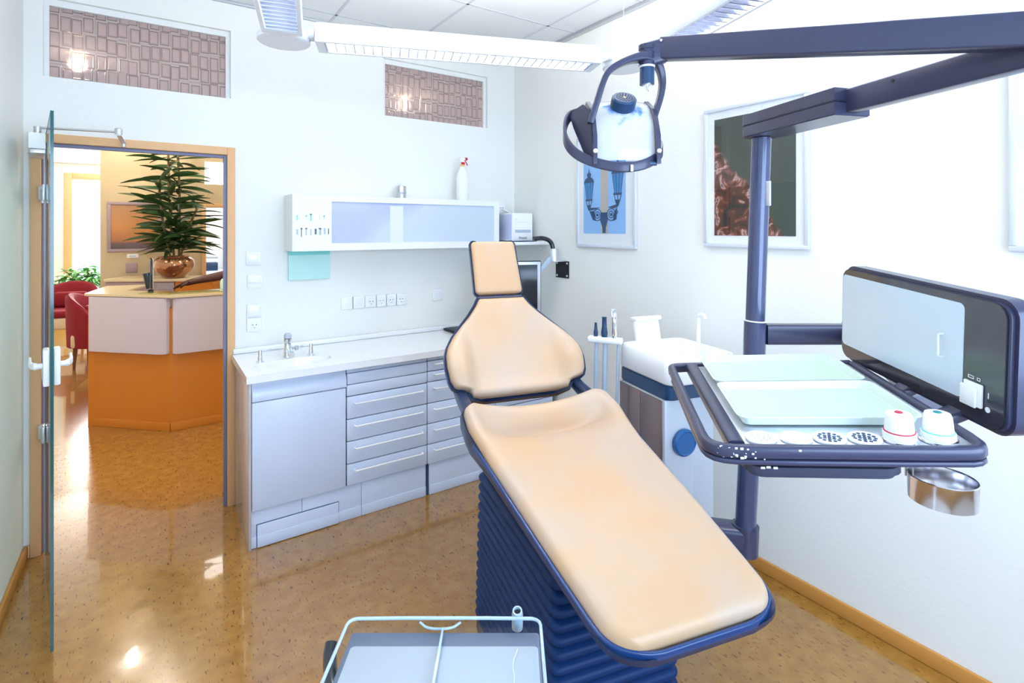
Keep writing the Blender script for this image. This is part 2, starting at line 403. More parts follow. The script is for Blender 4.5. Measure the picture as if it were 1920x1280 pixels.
# door closer
cl = thing('door_closer', 'white door closer with a grey folding arm above the glass door', 'door closer', mat4=dm)
bm = B(); box(bm, (.10, -.067, 1.975), (.36, -.009, 2.045), .004); obj('closer_body', bm, M['white'], cl)
bm = B(); box(bm, (.102, -.062, 1.955), (.355, -.010, 1.974), .003); obj('closer_bracket', bm, M['steel'], cl)
bm = B(); arm = [(.21, -.035, 2.046), (.21, -.035, 2.092)]; tube(bm, arm, .014)
inv = dm.inverted()
e1 = inv @ Vector((-.14, 3.20, 2.092)); e2 = inv @ Vector((-.13, 3.468, 2.075))
sweep(bm, [(.21, -.035, 2.088), e1], rrect(.018, .009, .003)); obj('closer_arm', bm, M['steel'], cl)
bm = B(); lathe(bm, [(0, -.012), (.016, -.012), (.016, .014), (.012, .018), (0, .018)], 18, e1)
sweep(bm, [e1-Vector((0, 0, .012)), e2], rrect(.02, .009, .003)); tube(bm, [e2+Vector((0,0,-.02)), e2+Vector((0, 0, .02))], .010); obj('closer_link', bm, M['satin'], cl)

# ================================================================== CABINETS
CY = 2.95
def cabinet(x0, x1, label):
    t = thing('base_cabinet', label, 'cabinet', ((x0+x1)/2, CY, 0), 0, 'base cabinets along the back wall'); t['_x'] = 0; del t['_x']
    return t
def L(t, x, y, z): return (x-t.location.x, y-t.location.y, z-t.location.z)
def lbox(bm, t, a, b, bev=0, mi=0): return box(bm, L(t, *a), L(t, *b), bev, mi=mi)
def carcass(t, x0, x1, side=None):
    bm = B(); lbox(bm, t, (x0, CY+.022, .192), (x1, YB-.004, .845)); obj('carcass', bm, side or M['seam'], t)
def handle(t, x0, x1, z, parent):
    bm = B(); y = CY-.020
    tube(bm, smooth([L(t, x0, CY+.002, z), L(t, x0, y, z), L(t, x0+.012, y, z)], 1)+[L(t, x1-.012, y, z)]+smooth([L(t, x1-.012, y, z), L(t, x1, y, z), L(t, x1, CY+.002, z)], 1)[1:], .0052, 8)
    obj('handle', bm, M['white'], parent)
def drawer(t, x0, x1, z0, z1, h=True, inset=.045):
    bm = B(); lbox(bm, t, (x0+.0026, CY, z0+.0026), (x1-.0026, CY+.02, z1-.0026), .003)
    d = obj('drawer', bm, M['cab'], t)
    if h: handle(t, x0+inset, x1-inset+.01, z0+(z1-z0)*.68, d)
# sink unit
t = cabinet(.395, .888, 'sink cabinet with one tall plain door at the left end, under the basin')
bm = B(); lbox(bm, t, (.41, CY+.022, .192), (.886, YB-.004, .76)); obj('carcass', bm, M['seam'], t)
bm = B(); lbox(bm, t, (.397, CY-.002, .0), (.409, YB-.003, .848), .001); obj('side_panel', bm, M['cabside'], t)
bm = B(); lbox(bm, t, (.412, CY, .194), (.884, CY+.02, .742), .003); obj('door', bm, M['cab'], t)
bm = B(); prof = [(0, 0), (.012, 0), (.014, .012), (.010, .05), (-.002, .066), (-.008, .098), (-.02, .098), (-.02, 0)]
g = bmesh.new(); vs = [[g.verts.new(Vector(L(t, x, CY+.008-a, .747+b))) for a, b in prof] for x in (.412, .886)]
for i in range(len(prof)): g.faces.new((vs[0][i], vs[0][(i+1) % 8], vs[1][(i+1) % 8], vs[1][i]))
g.faces.new(vs[0]); g.faces.new(vs[1][::-1]); merge(bm, g); obj('apron_panel', bm, M['cab'], t)
# drawer units
t = cabinet(.888, 1.376, 'wide cabinet of four handled drawers beside the sink cabinet')
carcass(t, .889, 1.375)
bm = B(); lbox(bm, t, (.890, CY-.003, .757), (1.374, CY+.02, .818), .006); lbox(bm, t, (.890, CY+.004, .820), (1.374, CY+.02, .845), .003); obj('apron_panel', bm, M['cab'], t)
bm = B(); lbox(bm, t, (.890, CY, .693), (1.374, CY+.02, .754), .003); obj('pull_out_shelf', bm, M['cab'], t)
for a, b in ((.563, .690), (.439, .563), (.314, .439), (.194, .314)): drawer(t, .888, 1.376, a, b)
t = cabinet(1.376, 1.865, 'cabinet of six drawers half hidden behind the dental chair')
carcass(t, 1.377, 1.864)
bm = B(); lbox(bm, t, (1.378, CY+.004, .822), (1.863, CY+.02, .845), .003); obj('apron_panel', bm, M['cab'], t)
for a, b in ((.757, .820), (.693, .757), (.563, .693), (.439, .563), (.314, .439), (.194, .314)): drawer(t, 1.376, 1.865, a, b)
t = cabinet(1.865, 2.35, 'cabinet seen through the gap between backrest and seat')
carcass(t, 1.866, 2.345)
bm = B(); lbox(bm, t, (1.867, CY+.004, .822), (2.345, CY+.02, .845), .003); obj('apron_panel', bm, M['cab'], t)
for a, b in ((.693, .820), (.563, .693), (.439, .563), (.314, .439), (.194, .314)): drawer(t, 1.865, 2.347, a, b)
# plinth
pl = thing('cabinet_plinth', 'pale plinth panels running under the base cabinets', 'plinth', (1.37, CY+.02, 0))
for x0, x1 in ((.41, .655), (.657, .975), (.977, 1.372), (1.395, 1.86), (1.862, 2.34)):
    bm = B(); lbox(bm, pl, (x0, CY+.016, .001), (x1, CY+.03, .190), .001)
    lbox(bm, pl, (x0, CY+.012, .001), (x1, CY+.016, .058), .0015)
    obj('plinth_panel', bm, M['lightgrey'] if 0 else M['cab'], pl)
bm = B(); lbox(bm, pl, (1.374, CY+.024, .001), (1.393, CY+.03, .19)); obj('plinth_gap', bm, M['seam'], pl)
bm = B(); lbox(bm, pl, (.437, CY+.0045, .004), (.845, CY+.0115, .116), .002); lbox(bm, pl, (.437, CY+.001, .004), (.845, CY+.0045, .06), .0015); obj('access_flap', bm, M['cab'], pl)
bm = B()
lbox(bm, pl, (.434, CY+.0116, .003), (.437, CY+.013, .119)); lbox(bm, pl, (.437, CY+.0116, .116), (.848, CY+.013, .119)); lbox(bm, pl, (.845, CY+.0116, .003), (.848, CY+.013, .116)); obj('flap_gap', bm, M['seam'], pl)
# worktop with bowl cut
wt = thing('worktop', 'long white worktop with upstand over the base cabinets', 'worktop', (1.37, 3.2, .85))
bm = B(); cx, cy, rx, ry = .645, 3.125, .205, .125
N = 40
def ell(a, k=1): return (cx+rx*k*math.cos(a), cy+ry*k*math.sin(a)*(1 if math.sin(a) < 0 else .6))
X0, X1, Y0, Y1 = .386, XR-.003, 2.918, YB-.002
outer = []
for i in range(N):
    a = 2*PI*i/N; dx, dy = math.cos(a), math.sin(a)
    tt = min([((X0-cx)/dx if dx < 0 else (1.1-cx)/dx) if abs(dx) > 1e-6 else 9, ((Y0-cy)/dy if dy < 0 else (Y1-cy)/dy) if abs(dy) > 1e-6 else 9])
    outer.append((cx+dx*tt, cy+dy*tt))
corners = [(X0, Y0), (1.1, Y0), (1.1, Y1), (X0, Y1)]
for c in corners:
    k = min(range(N), key=lambda i: (outer[i][0]-c[0])**2+(outer[i][1]-c[1])**2); outer[k] = c
zt = .887
vo = [bm.verts.new(Vector(L(wt, x, y, zt))) for x, y in outer]; rows = [vo]
for k, z in ((1.0, zt), (.985, zt-.010), (.93, zt-.028), (.85, zt-.055), (.68, zt-.09), (.4, zt-.108), (.12, zt-.112)):
    rows.append([bm.verts.new(Vector(L(wt, *ell(2*PI*i/N, k), z))) for i in range(N)])
for A, Bq in zip(rows, rows[1:]):
    for i in range(N): bm.faces.new((A[i], A[(i+1) % N], Bq[(i+1) % N], Bq[i]))
bm.faces.new(rows[-1])
lbox(bm, wt, (1.1, Y0, .852), (X1, Y1, zt)); lbox(bm, wt, (X0, Y0-.004, .850), (1.1, Y0+.001, zt), .0); lbox(bm, wt, (1.1, Y0-.004, .850), (X1, Y0, zt), .0); lbox(bm, wt, (X0-.004, Y0-.004, .850), (X0, Y1, zt))
for f in bm.faces: pass
obj('worktop_slab', bm, M['gloss'], wt, angle=30)
bm = B(); lbox(bm, wt, (X0, YB-.03, zt+.0005), (X1, YB-.004, .918), .006); obj('upstand', bm, M['gloss'], wt)
bm = B(); lathe(bm, [(0, 0), (.02, 0), (.02, .003), (0, .004)], 16, L(wt, cx, cy, zt-.1115)); obj('drain', bm, M['steel'], wt)
# faucet
fa = thing('washbasin_faucet', 'chrome sensor faucet standing at the middle of the basin', 'faucet', (.640, 3.250, zt+.0005))
bm = B(); lathe(bm, [(.0, 0), (.026, 0), (.026, .006), (.023, .01), (.022, .05), (.019, .055), (.019, .085), (.023, .09), (.023, .105), (.0, .108)], 24); obj('faucet_body', bm, M['chrome'], fa)
bm = B(); sweep(bm, smooth([(0, -.01, .035), (0, -.05, .045), (0, -.10, .028)], 2), rrect(.034, .026, .008)); obj('spout', bm, M['chrome'], fa)
bm = B(); tube(bm, [(.018, 0, .05), (.045, -.012, .048)], .007); lathe(bm, [(0, -.012), (.010, -.012), (.010, .012), (0, .012)], 12, (.046, -.012, .048)); obj('side_valve', bm, M['steel'], fa)
bm = B(); lathe(bm, [(0, .108), (.021, .108), (.021, .128), (.016, .134), (0, .135)], 24); obj('sensor_cap', bm, M['holder'], fa)
for (x, y), sg, lb in (((.488, 3.205), 1, 'chrome soap pump left of the faucet'), ((.762, 3.222), -1, 'chrome soap pump right of the faucet')):
    t = thing('soap_pump', lb, 'soap dispenser', (x, y, zt+.0005), 0, 'soap pumps on the basin')
    bm = B(); lathe(bm, [(0, 0), (.021, 0), (.021, .006), (.013, .009), (.0125, .03), (.010, .036), (.011, .06), (.009, .066), (0, .067)], 18); obj('pump_body', bm, M['chrome'], t)
    bm = B(); tube(bm, [(0, 0, .058), (sg*.03, -.005, .060), (sg*.055, -.008, .066)], .0035, 8); obj('nozzle', bm, M['chrome'], t)
# keyboard
kb = thing('keyboard', 'black computer keyboard on the worktop behind the backrest', 'keyboard', (1.875, 3.385, zt+.001), 0)
bm = B(); box(bm, (-.13, -.085, 0), (.24, .085, .016), .005); obj('keyboard_case', bm, M['black'], kb)
bm = B()
for i in range(14):
    for j in range(5): box(bm, (-.122+i*.0255, -.075+j*.03, .016), (-.122+i*.0255+.021, -.075+j*.03+.024, .0205), .002, seg=1)
kk = obj('keys', bm, M['dark2'], kb)
# ================================================================== WALL UNIT
ux0, ux1, uy, uz0, uz1 = .672, 2.112, 3.31, 1.490, 1.828
u = thing('wall_cabinet', 'white wall cabinet with long frosted glass flap above the worktop', 'wall cabinet', ((ux0+ux1)/2, YB, uz0))
bm = B()
for a, b in (((ux0, uy, uz0), (ux0+.016, YB-.002, uz1)), ((ux1-.016, uy, uz0), (ux1, YB-.002, uz1)), ((ux0+.016, uy, uz1-.016), (ux1-.016, YB-.002, uz1)), ((ux0+.016, uy, uz0), (ux1-.016, YB-.002, uz0+.016)), ((ux0+.016, YB-.012, uz0+.016), (ux1-.016, YB-.002, uz1-.016)), ((.96, uy+.02, uz0+.016), (.976, YB-.012, uz1-.016))): lbox(bm, u, a, b)
obj('cabinet_body', bm, M['white'], u)
bm = B()
for a, b in (((ux0+.001, uy-.02, uz1-.038), (ux1-.001, uy-.001, uz1-.001)), ((ux0+.001, uy-.02, uz0+.001), (ux1-.001, uy-.001, uz0+.045)), ((ux0+.001, uy-.02, uz0+.045), (ux0+.22, uy-.001, uz1-.038)), ((ux1-.045, uy-.02, uz0+.045), (ux1-.001, uy-.001, uz1-.038))): lbox(bm, u, a, b)
fl = obj('flap_door', bm, M['cab'] if 0 else M['white'], u)
bm = B(); lbox(bm, u, (ux0+.22, uy-.010, uz0+.045), (ux1-.045, uy-.004, uz1-.038)); obj('frosted_pane', bm, M['frost'], fl)
bm = B(); lbox(bm, u, (1.275, uy-.0112, uz0+.046), (1.365, uy-.0101, uz1-.055)); obj('pale_interior_band', bm, M['frost2'], fl)
# poster on flap
po = thing('hygiene_chart', 'white paper chart with tiny product pictures taped to the wall cabinet', 'chart', (ux0+.115, uy-.021, uz0+.165))
bm = B(); box(bm, (-.11, -.0012, -.155), (.112, -.0002, .150)); obj('paper', bm, M['white'], po)
random.seed(3); cells = [(0, .045, .10, (.012, .07)), ]
cols = [M['mint2'], M['tube'], M['steel'], M['navy'], M['mint'], M['tube']]
for r_, z in ((0, .035), (1, -.05)):
    for i in range(8):
        x = -.092+i*.026; h = random.uniform(.02, .05); wd = random.uniform(.004, .012)
        bm = B(); box(bm, (x, -.0018, z-h/2+random.uniform(-.008, .01)), (x+wd, -.0013, z+h/2)); 
        if random.random() < .5: box(bm, (x-.003, -.0018, z+h/2-.006), (x+wd+.004, -.0013, z+h/2))
        obj('product_picture', bm, cols[(i*2+r_) % 6], po)
# mint pad under cabinet
pd = thing('mint_paper_pad', 'mint green paper pad hanging on the wall under the cabinet', 'paper pad', (.82, YB-.012, 1.40))
bm = B(); box(bm, (-.128, -.010, -.095), (.122, .010, .060), .002); obj('paper_stack', bm, M['mint'], pd)
bm = B(); box(bm, (-.128, -.013, .060), (.122, .010, .088), .002); obj('pad_clip', bm, M['mint2'], pd)
# things on cabinet
ph = thing('steel_canister', 'small brushed steel canister with knob lid on the wall cabinet', 'canister', (1.40, 3.42, uz1))
bm = B(); lathe(bm, [(0, .0005), (.031, .0005), (.033, .003), (.033, .042), (.034, .044), (.034, .05), (.033, .052), (.033, .082), (.030, .087), (0, .088)], 28); obj('canister_body', bm, M['steel'], ph)
bm = B(); tube(bm, [(0, 0, .086), (0, 0, .112)], .005, 10); obj('lid_knob', bm, M['white'], ph)
sb = thing('spray_bottle', 'white spray bottle with red trigger on the wall cabinet', 'spray bottle', (1.862, 3.40, uz1))
bm = B(); lathe(bm, [(0, .0005), (.040, .0005), (.043, .005), (.043, .17), (.036, .20), (.018, .235), (.016, .255), (0, .255)], 28); obj('bottle', bm, M['white'], sb)
bm = B(); lathe(bm, [(0, .248), (.017, .248), (.017, .262), (0, .262)], 18); obj('collar', bm, M['yel'], sb)
bm = B(); lathe(bm, [(0, .262), (.016, .262), (.013, .29), (0, .29)], 18, mt=Matrix.Identity(4)); box(bm, (-.018, -.012, .282), (.022, .012, .312), .005); obj('pump_head', bm, M['white'], sb)
bm = B(); sweep(bm, smooth([(.014, -.01, .296), (.026, -.012, .278), (.036, -.014, .258)], 1), rrect(.012, .006, .002)); box(bm, (.022, -.009, .296), (.042, .009, .316), .003); box(bm, (-.016, -.017, .262), (.014, -.012, .28), .002); obj('trigger', bm, M['redp'], sb)

# sockets and switches
def face(name, label, x, z, kind, group=None):
    t = thing(name, label, 'switch' if kind in 'sw' else 'socket' if kind == 's' else 'cover plate', (x, YB, z), 0, group)
    bm = B(); box(bm, (-.0405, -.010, -.0405), (.0405, 0, .0405), .003); obj('frame_plate', bm, M['white'], t)
    if kind == 's':
        bm = B(); lathe(bm, [(0, .004), (.0185, .004), (.0195, .012), (.022, .0125), (.022, 0), (0, 0)], 28, mt=Matrix.Rotation(PI/2, 4, 'X')); obj('socket_well', bm, M['gloss'], t)
        bm = B()
        for px, pz in ((-.0095, 0), (.0095, 0)): lathe(bm, [(0, .0042), (.0028, .0042), (.0028, .0125), (0, .0125)], 10, mt=Matrix.Translation((px, 0, pz)) @ Matrix.Rotation(PI/2, 4, 'X'))
        box(bm, (-.003, -.0128, -.019), (.003, -.004, -.0165)); obj('pin_hole', bm, M['black'], t)
    else:
        bm = B()
        if kind == 'w':
            box(bm, (-.032, -.0155, -.032), (.032, -.010, .032), .002)
        elif kind == 'b': box(bm, (-.032, -.014, -.010), (.032, -.010, .012), .002)
        else: box(bm, (-.030, -.0115, -.030), (.030, -.010, .030), .001)
        obj('rocker', bm, M['gloss'], t)
    return t
face('wall_plate', 'small wall plate, topmost in the column beside the door frame', .497, 1.448, 'p')
face('bell_switch', 'slim rocker plate between the top plate and the light switch', .505, 1.308, 'b')
face('light_switch', 'white light switch directly over the socket beside the door frame', .502, 1.130, 'w')
face('wall_socket', 'white socket directly under the light switch beside the door', .502, 1.048, 's')
face('blank_plate', 'left blank plate of the pair on the wall above the worktop', 1.060, 1.135, 'p')
face('blank_plate', 'right blank plate of the pair, beside the row of sockets', 1.131, 1.135, 'p')
for i, l in enumerate(('socket nearest the blank plates in the row over the worktop', 'second socket from the left in the row over the worktop', 'third socket from the left in the row over the worktop', 'last socket in the row over the worktop, farthest from the door')):
    face('wall_socket', l, 1.220+.0715*i, 1.135, 's', 'row of four sockets above the worktop')
face('blank_plate', 'lone blank plate between the socket row and the backrest', 1.715, 1.145, 'p')
face('wall_socket', 'socket high on the wall right of the wall cabinet', 2.27, 1.79, 's')

# electronic box on bracket shelf
bx = thing('control_box', 'white metal control box with dark lettering on the corner shelf', 'device', (2.262, 3.20, 1.536))
bm = B(); box(bm, (-.092, 0, 0), (.088, .19, .205), .004); obj('housing', bm, M['white'], bx)
bm = B(); box(bm, (-.0935, .012, .008), (-.0921, .178, .196), .0005); obj('side_panel', bm, M['frost'], bx)
bm = B(); box(bm, (-.07, -.0012, .06), (.07, -.0001, .082)); obj('display_strip', bm, M['tube'], bx)
bm = B(); box(bm, (-.065, -.001, .135), (.06, -.0001, .1365)); box(bm, (-.065, -.001, .155), (-.058, -.0001, .162)); obj('panel_line', bm, M['steel'], bx)
g = text_mesh('Friseok', .024); bm = B(); merge(bm, g, Matrix.Translation((0, -.0008, .022)) @ Matrix.Rotation(PI/2, 4, 'X')); obj('lettering', bm, M['black'], bx)
sh = thing('corner_shelf', 'small white bracket shelf in the corner under the control box', 'shelf', (2.2, 3.2, 1.50))
bm = B(); box(bm, (-.1, -.15, .010), (.19, .30, .030), .002); obj('shelf_board', bm, M['white'], sh)
bm = B(); sweep(bm, [(.186, -.13, .012), (.19, .0, -.05)], rrect(.004, .016, .001)); sweep(bm, [(.186, .15, .012), (.19, .2, -.05)], rrect(.004, .016, .001)); obj('shelf_bracket', bm, M['white'], sh)
bm = B(); box(bm, (-.03, -.06, .0305), (.15, .2, .0355), .001); obj('rubber_mat', bm, M['navy'], sh)
bm = B(); tube(bm, smooth([(2.275, YB-.012, 1.78), (2.30, YB-.05, 1.76), (2.31, YB-.08, 1.745)], 2), .004, 8); tag(obj('power_cord', bm, M['white']), 'thin white cord dropping from the high socket to the control box', 'cord')

# monitor and wall arm
mo = thing('monitor', 'flat grey-rimmed computer monitor behind the dental chair headrest', 'monitor', (2.015, 2.975, 1.21), math.radians(-20))
bm = B(); box(bm, (-.19, .0, -.185), (.205, .03, .195), .006); obj('back_shell', bm, M['black'], mo)
bm = B(); box(bm, (-.185, -.012, -.180), (.198, .0, .19), .004); obj('bezel', bm, M['satin'], mo)
bm = B(); box(bm, (-.163, -.0135, -.155), (.174, -.0118, .170)); obj('screen', bm, M['blackg'], mo)
ma_ = thing('wall_bracket', 'silver and black swivel wall bracket carrying the monitor', 'bracket', (XR, 2.90, 1.34))
def LW(t, p): return Vector(p)-t.location
bm = B(); box(bm, (-.008, -.072, -.062), (-.0005, .072, .058), .006); 
p_ = obj('wall_plate', bm, M['black'], ma_)
bm = B()
for y in (-.055, .055):
    for z in (-.045, .042): lathe(bm, [(0, 0), (.008, 0), (.006, .004), (0, .005)], 10, mt=Matrix.Translation((-.008, y, z)) @ Matrix.Rotation(-PI/2, 4, 'Y'))
obj('bolt_head', bm, M['steel'], p_)
bm = B(); box(bm, (-.115, -.045, .056), (-.004, .05, .062), .002); lathe(bm, [(0, .062), (.034, .062), (.034, .135), (.028, .146), (0, .148)], 20, (-.085, -.005, 0)); obj('pivot_block', bm, M['satin'], ma_)
bm = B(); sweep(bm, [(-.085, -.005, .105), (-.235, .045, -.06)], rrect(.03, .034, .006)); obj('lower_arm', bm, M['tube'], ma_)
bm = B(); tube(bm, smooth([(-.08, .01, .12), (-.085, .015, .19), (-.14, .03, .222), (-.22, .05, .215)], 3), .016, 12); obj('cable_sleeve', bm, M['blackg'], ma_)

# ================================================================== PICTURES (on right wall x = XR)
def picture(name, label, y0, y1, z0, z1, fw=.018):
    t = thing(name, label, 'picture', (XR, (y0+y1)/2, (z0+z1)/2), -PI/2)   # local x -> -Y world; local -y -> -X world (out of the wall)
    W2, H2 = abs(y1-y0)/2, (z1-z0)/2
    bm = B()
    for a, b in (((-W2, -.022, -H2), (W2, -.001, -H2+fw)), ((-W2, -.022, H2-fw), (W2, -.001, H2)), ((-W2, -.022, -H2+fw), (-W2+fw, -.001, H2-fw)), ((W2-fw, -.022, -H2+fw), (W2, -.001, H2-fw))): box(bm, a, b, .003)
    obj('picture_frame', bm, M['alu'], t)
    bm = B(); box(bm, (-W2+fw, -.012, -H2+fw), (W2-fw, -.003, H2-fw)); obj('mount_board', bm, M['ivory'], t)
    return t, W2, H2
def gloss_pane(t, W2, H2, fw):
    bm = B(); box(bm, (-W2+fw, -.0165, -H2+fw), (W2-fw, -.0155, H2-fw)); obj('picture_glass', bm, M['pglass'], t)
t, W2, H2 = picture('framed_photo', 'silver framed photograph of two blue street lanterns on a pale column', 2.733, 2.20, 1.502, 2.235, .022)
sky = mat('print_sky_blue', (.26, .52, .90), .5); stone = mat('print_stone', (.50, .46, .42), .7, bump=.5); iron = mat('print_iron', (.012, .055, .15), .5); lglass = mat('print_lantern_glass', (.03, .22, .52), .4); cloudm = mat('print_pale_cloud', (.62, .72, .92), .6)
bm = B(); box(bm, (-.200, -.0135, -.275), (.180, -.0121, .26)); obj('photo_print', bm, sky, t)
def fm(t, outline, y, m, nm):
    bm = B(); prism(bm, outline, 0, .0008, mt=Matrix.Translation((0, y, 0)) @ Matrix.Rotation(PI/2, 4, 'X')); return obj(nm, bm, m, t)
fm(t, [(-.035, -.275), (.03, -.275), (.03, .26), (-.035, .26)], -.0142, stone, 'stone_column')
ir = B(); gl = B()
def poly(bm, o, off=0): prism(bm, o, 0, .0008, mt=Matrix.Translation((0, -.0151-off, 0)) @ Matrix.Rotation(PI/2, 4, 'X'))
def lantern(cx, cz, s):
    poly(gl, [(cx-.042*s, cz+.06*s), (cx+.042*s, cz+.06*s), (cx+.024*s, cz-.05*s), (cx-.024*s, cz-.05*s)])
    poly(ir, [(cx-.050*s, cz+.058*s), (cx-.034*s, cz+.085*s), (cx, cz+.10*s), (cx+.034*s, cz+.085*s), (cx+.050*s, cz+.058*s)], .0003)
    poly(ir, [(cx-.014*s, cz+.095*s), (cx-.020*s, cz+.115*s), (cx-.004*s, cz+.128*s), (cx, cz+.155*s), (cx+.004*s, cz+.128*s), (cx+.020*s, cz+.115*s), (cx+.014*s, cz+.095*s)], .0003)
    for a in (-.043, -.015, .013, .041): poly(ir, [(cx+a*s, cz+.06*s), (cx+(a+.004)*s, cz+.06*s), (cx+(a*.58+.003)*s, cz-.05*s), (cx+a*.58*s, cz-.05*s)], .0004)
    poly(ir, [(cx-.034*s, cz-.05*s), (cx+.034*s, cz-.05*s), (cx+.030*s, cz-.062*s), (cx-.030*s, cz-.062*s)], .0003)
    for a in (-.03, -.002, .026): poly(ir, [(cx+a*s, cz-.06*s), (cx+(a+.005)*s, cz-.06*s), (cx+(a*.6+.004)*s, cz-.09*s), (cx+a*.6*s, cz-.09*s)], .0004)
    poly(ir, [(cx-.022*s, cz-.088*s), (cx+.022*s, cz-.088*s), (cx+.005*s, cz-.125*s), (cx-.005*s, cz-.125*s)], .0003)
lantern(-.145, .0, 1.0); lantern(.115, .035, 1.12)
def arc(cx, cz, r, a0, a1, w=.005, n=14):
    for i in range(n):
        t0 = math.radians(a0+(a1-a0)*i/n); t1 = math.radians(a0+(a1-a0)*(i+1)/n)
        poly(ir, [(cx+(r-w)*math.cos(t0), cz+(r-w)*math.sin(t0)), (cx+r*math.cos(t0), cz+r*math.sin(t0)), (cx+r*math.cos(t1), cz+r*math.sin(t1)), (cx+(r-w)*math.cos(t1), cz+(r-w)*math.sin(t1))], .0005)
for sx in (-1, 1):
    ccx = sx*.062-.003; arc(ccx, -.155, .040, 0, 360); arc(ccx, -.155, .024, 0, 360); arc(ccx, -.155, .010, 0, 360, .009)
    ex = -.145 if sx < 0 else .115; ez = -.115 if sx < 0 else -.098
    poly(ir, [(ccx+sx*.02, -.118), (ex, ez-.010), (ex, ez+.008), (ccx-sx*.03, -.108)])
    poly(ir, [(ccx+sx*.03, -.135), (ex-sx*.005, ez-.012), (ccx+sx*.045, -.185), (ccx+sx*.015, -.195)])
    arc(ccx+sx*.045, -.142, .014, 0, 360)
poly(ir, [(-.036, -.14), (.026, -.14), (.03, -.19), (.012, -.235), (.010, -.272), (-.018, -.272), (-.020, -.235), (-.04, -.19)])
obj('lantern_glass', gl, lglass, t); obj('iron_lantern', ir, iron, t); gloss_pane(t, W2, H2, .022)

t, W2, H2 = picture('framed_photo', 'large silver framed dark photograph of glass and pinkish blossoms behind the column', 1.728, 1.195, 1.53, 2.238, .020)
def mk_blossom():
    m, tt, b = nt('print_blossoms'); tc = tt.nodes.new('ShaderNodeTexCoord')
    sp = tt.nodes.new('ShaderNodeSeparateXYZ'); tt.links.new(tc.outputs['Object'], sp.inputs[0])
    n = tt.nodes.new('ShaderNodeTexNoise'); n.inputs['Scale'].default_value = 11; n.inputs['Detail'].default_value = 4; n.inputs['Distortion'].default_value = 1.6
    tt.links.new(tc.outputs['Object'], n.inputs['Vector'])
    r = ramp(tt, n.outputs[0], [(.34, (.02, .022, .022)), (.44, (.08, .018, .01)), (.50, (.10, .03, .015)), (.56, (.30, .10, .07)), (.60, (.60, .40, .38)), (.64, (.05, .05, .05)), (.72, (.20, .09, .08))])
    bgd = ramp(tt, sp.outputs[0], [(0, (.045, .06, .045)), (.5, (.03, .045, .045)), (1, (.03, .055, .06))])
    # mask: lower left of print
    ma = tt.nodes.new('ShaderNodeMath'); ma.operation = 'MULTIPLY_ADD'; ma.inputs[1].default_value = -7; ma.inputs[2].default_value = -.7
    tt.links.new(sp.outputs[2], ma.inputs[0])
    mb = tt.nodes.new('ShaderNodeMath'); mb.operation = 'MULTIPLY_ADD'; mb.inputs[1].default_value = -9; tt.links.new(sp.outputs[0], mb.inputs[0]); tt.links.new(ma.outputs[0], mb.inputs[2])
    n2 = tt.nodes.new('ShaderNodeTexNoise'); n2.inputs['Scale'].default_value = 6; tt.links.new(tc.outputs['Object'], n2.inputs['Vector'])
    mc = tt.nodes.new('ShaderNodeMath'); mc.operation = 'ADD'; tt.links.new(mb.outputs[0], mc.inputs[0]); tt.links.new(n2.outputs[0], mc.inputs[1])
    mk = ramp(tt, mc.outputs[0], [(.30, (0, 0, 0)), (.55, (1, 1, 1))])
    mx = tt.nodes.new('ShaderNodeMix'); mx.data_type = 'RGBA'; tt.links.new(mk.outputs[0], mx.inputs[0]); tt.links.new(bgd.outputs[0], mx.inputs[6]); tt.links.new(r.outputs[0], mx.inputs[7])
    tt.links.new(mx.outputs[2], b.inputs['Base Color']); b.inputs['Roughness'].default_value = .4; return m
bm = B(); box(bm, (-.208, -.0135, -.295), (.208, -.0121, .295)); obj('photo_print', bm, mk_blossom(), t)
pinkm = mat('print_pink_label', (.42, .20, .30), .6); palem = mat('print_pale_glass', (.45, .45, .48), .5)
fm(t, [(.02, -.10), (.085, -.10), (.09, .01), (.02, .015)], -.0142, pinkm, 'pink_vase_print')
fm(t, [(.055, .03), (.062, .03), (.058, .10), (.075, .125), (.040, .125), (.05, .10)], -.0142, palem, 'tap_print')
gloss_pane(t, W2, H2, .02)
t, W2, H2 = picture('framed_photo', 'silver frame cut off by the right edge, nearest picture on the right wall', .54, -.02, 1.545, 2.25, .02)
bm = B(); box(bm, (-.19, -.0135, -.27), (.19, -.0121, .27)); obj('photo_print', bm, cloudm, t); gloss_pane(t, W2, H2, .02)

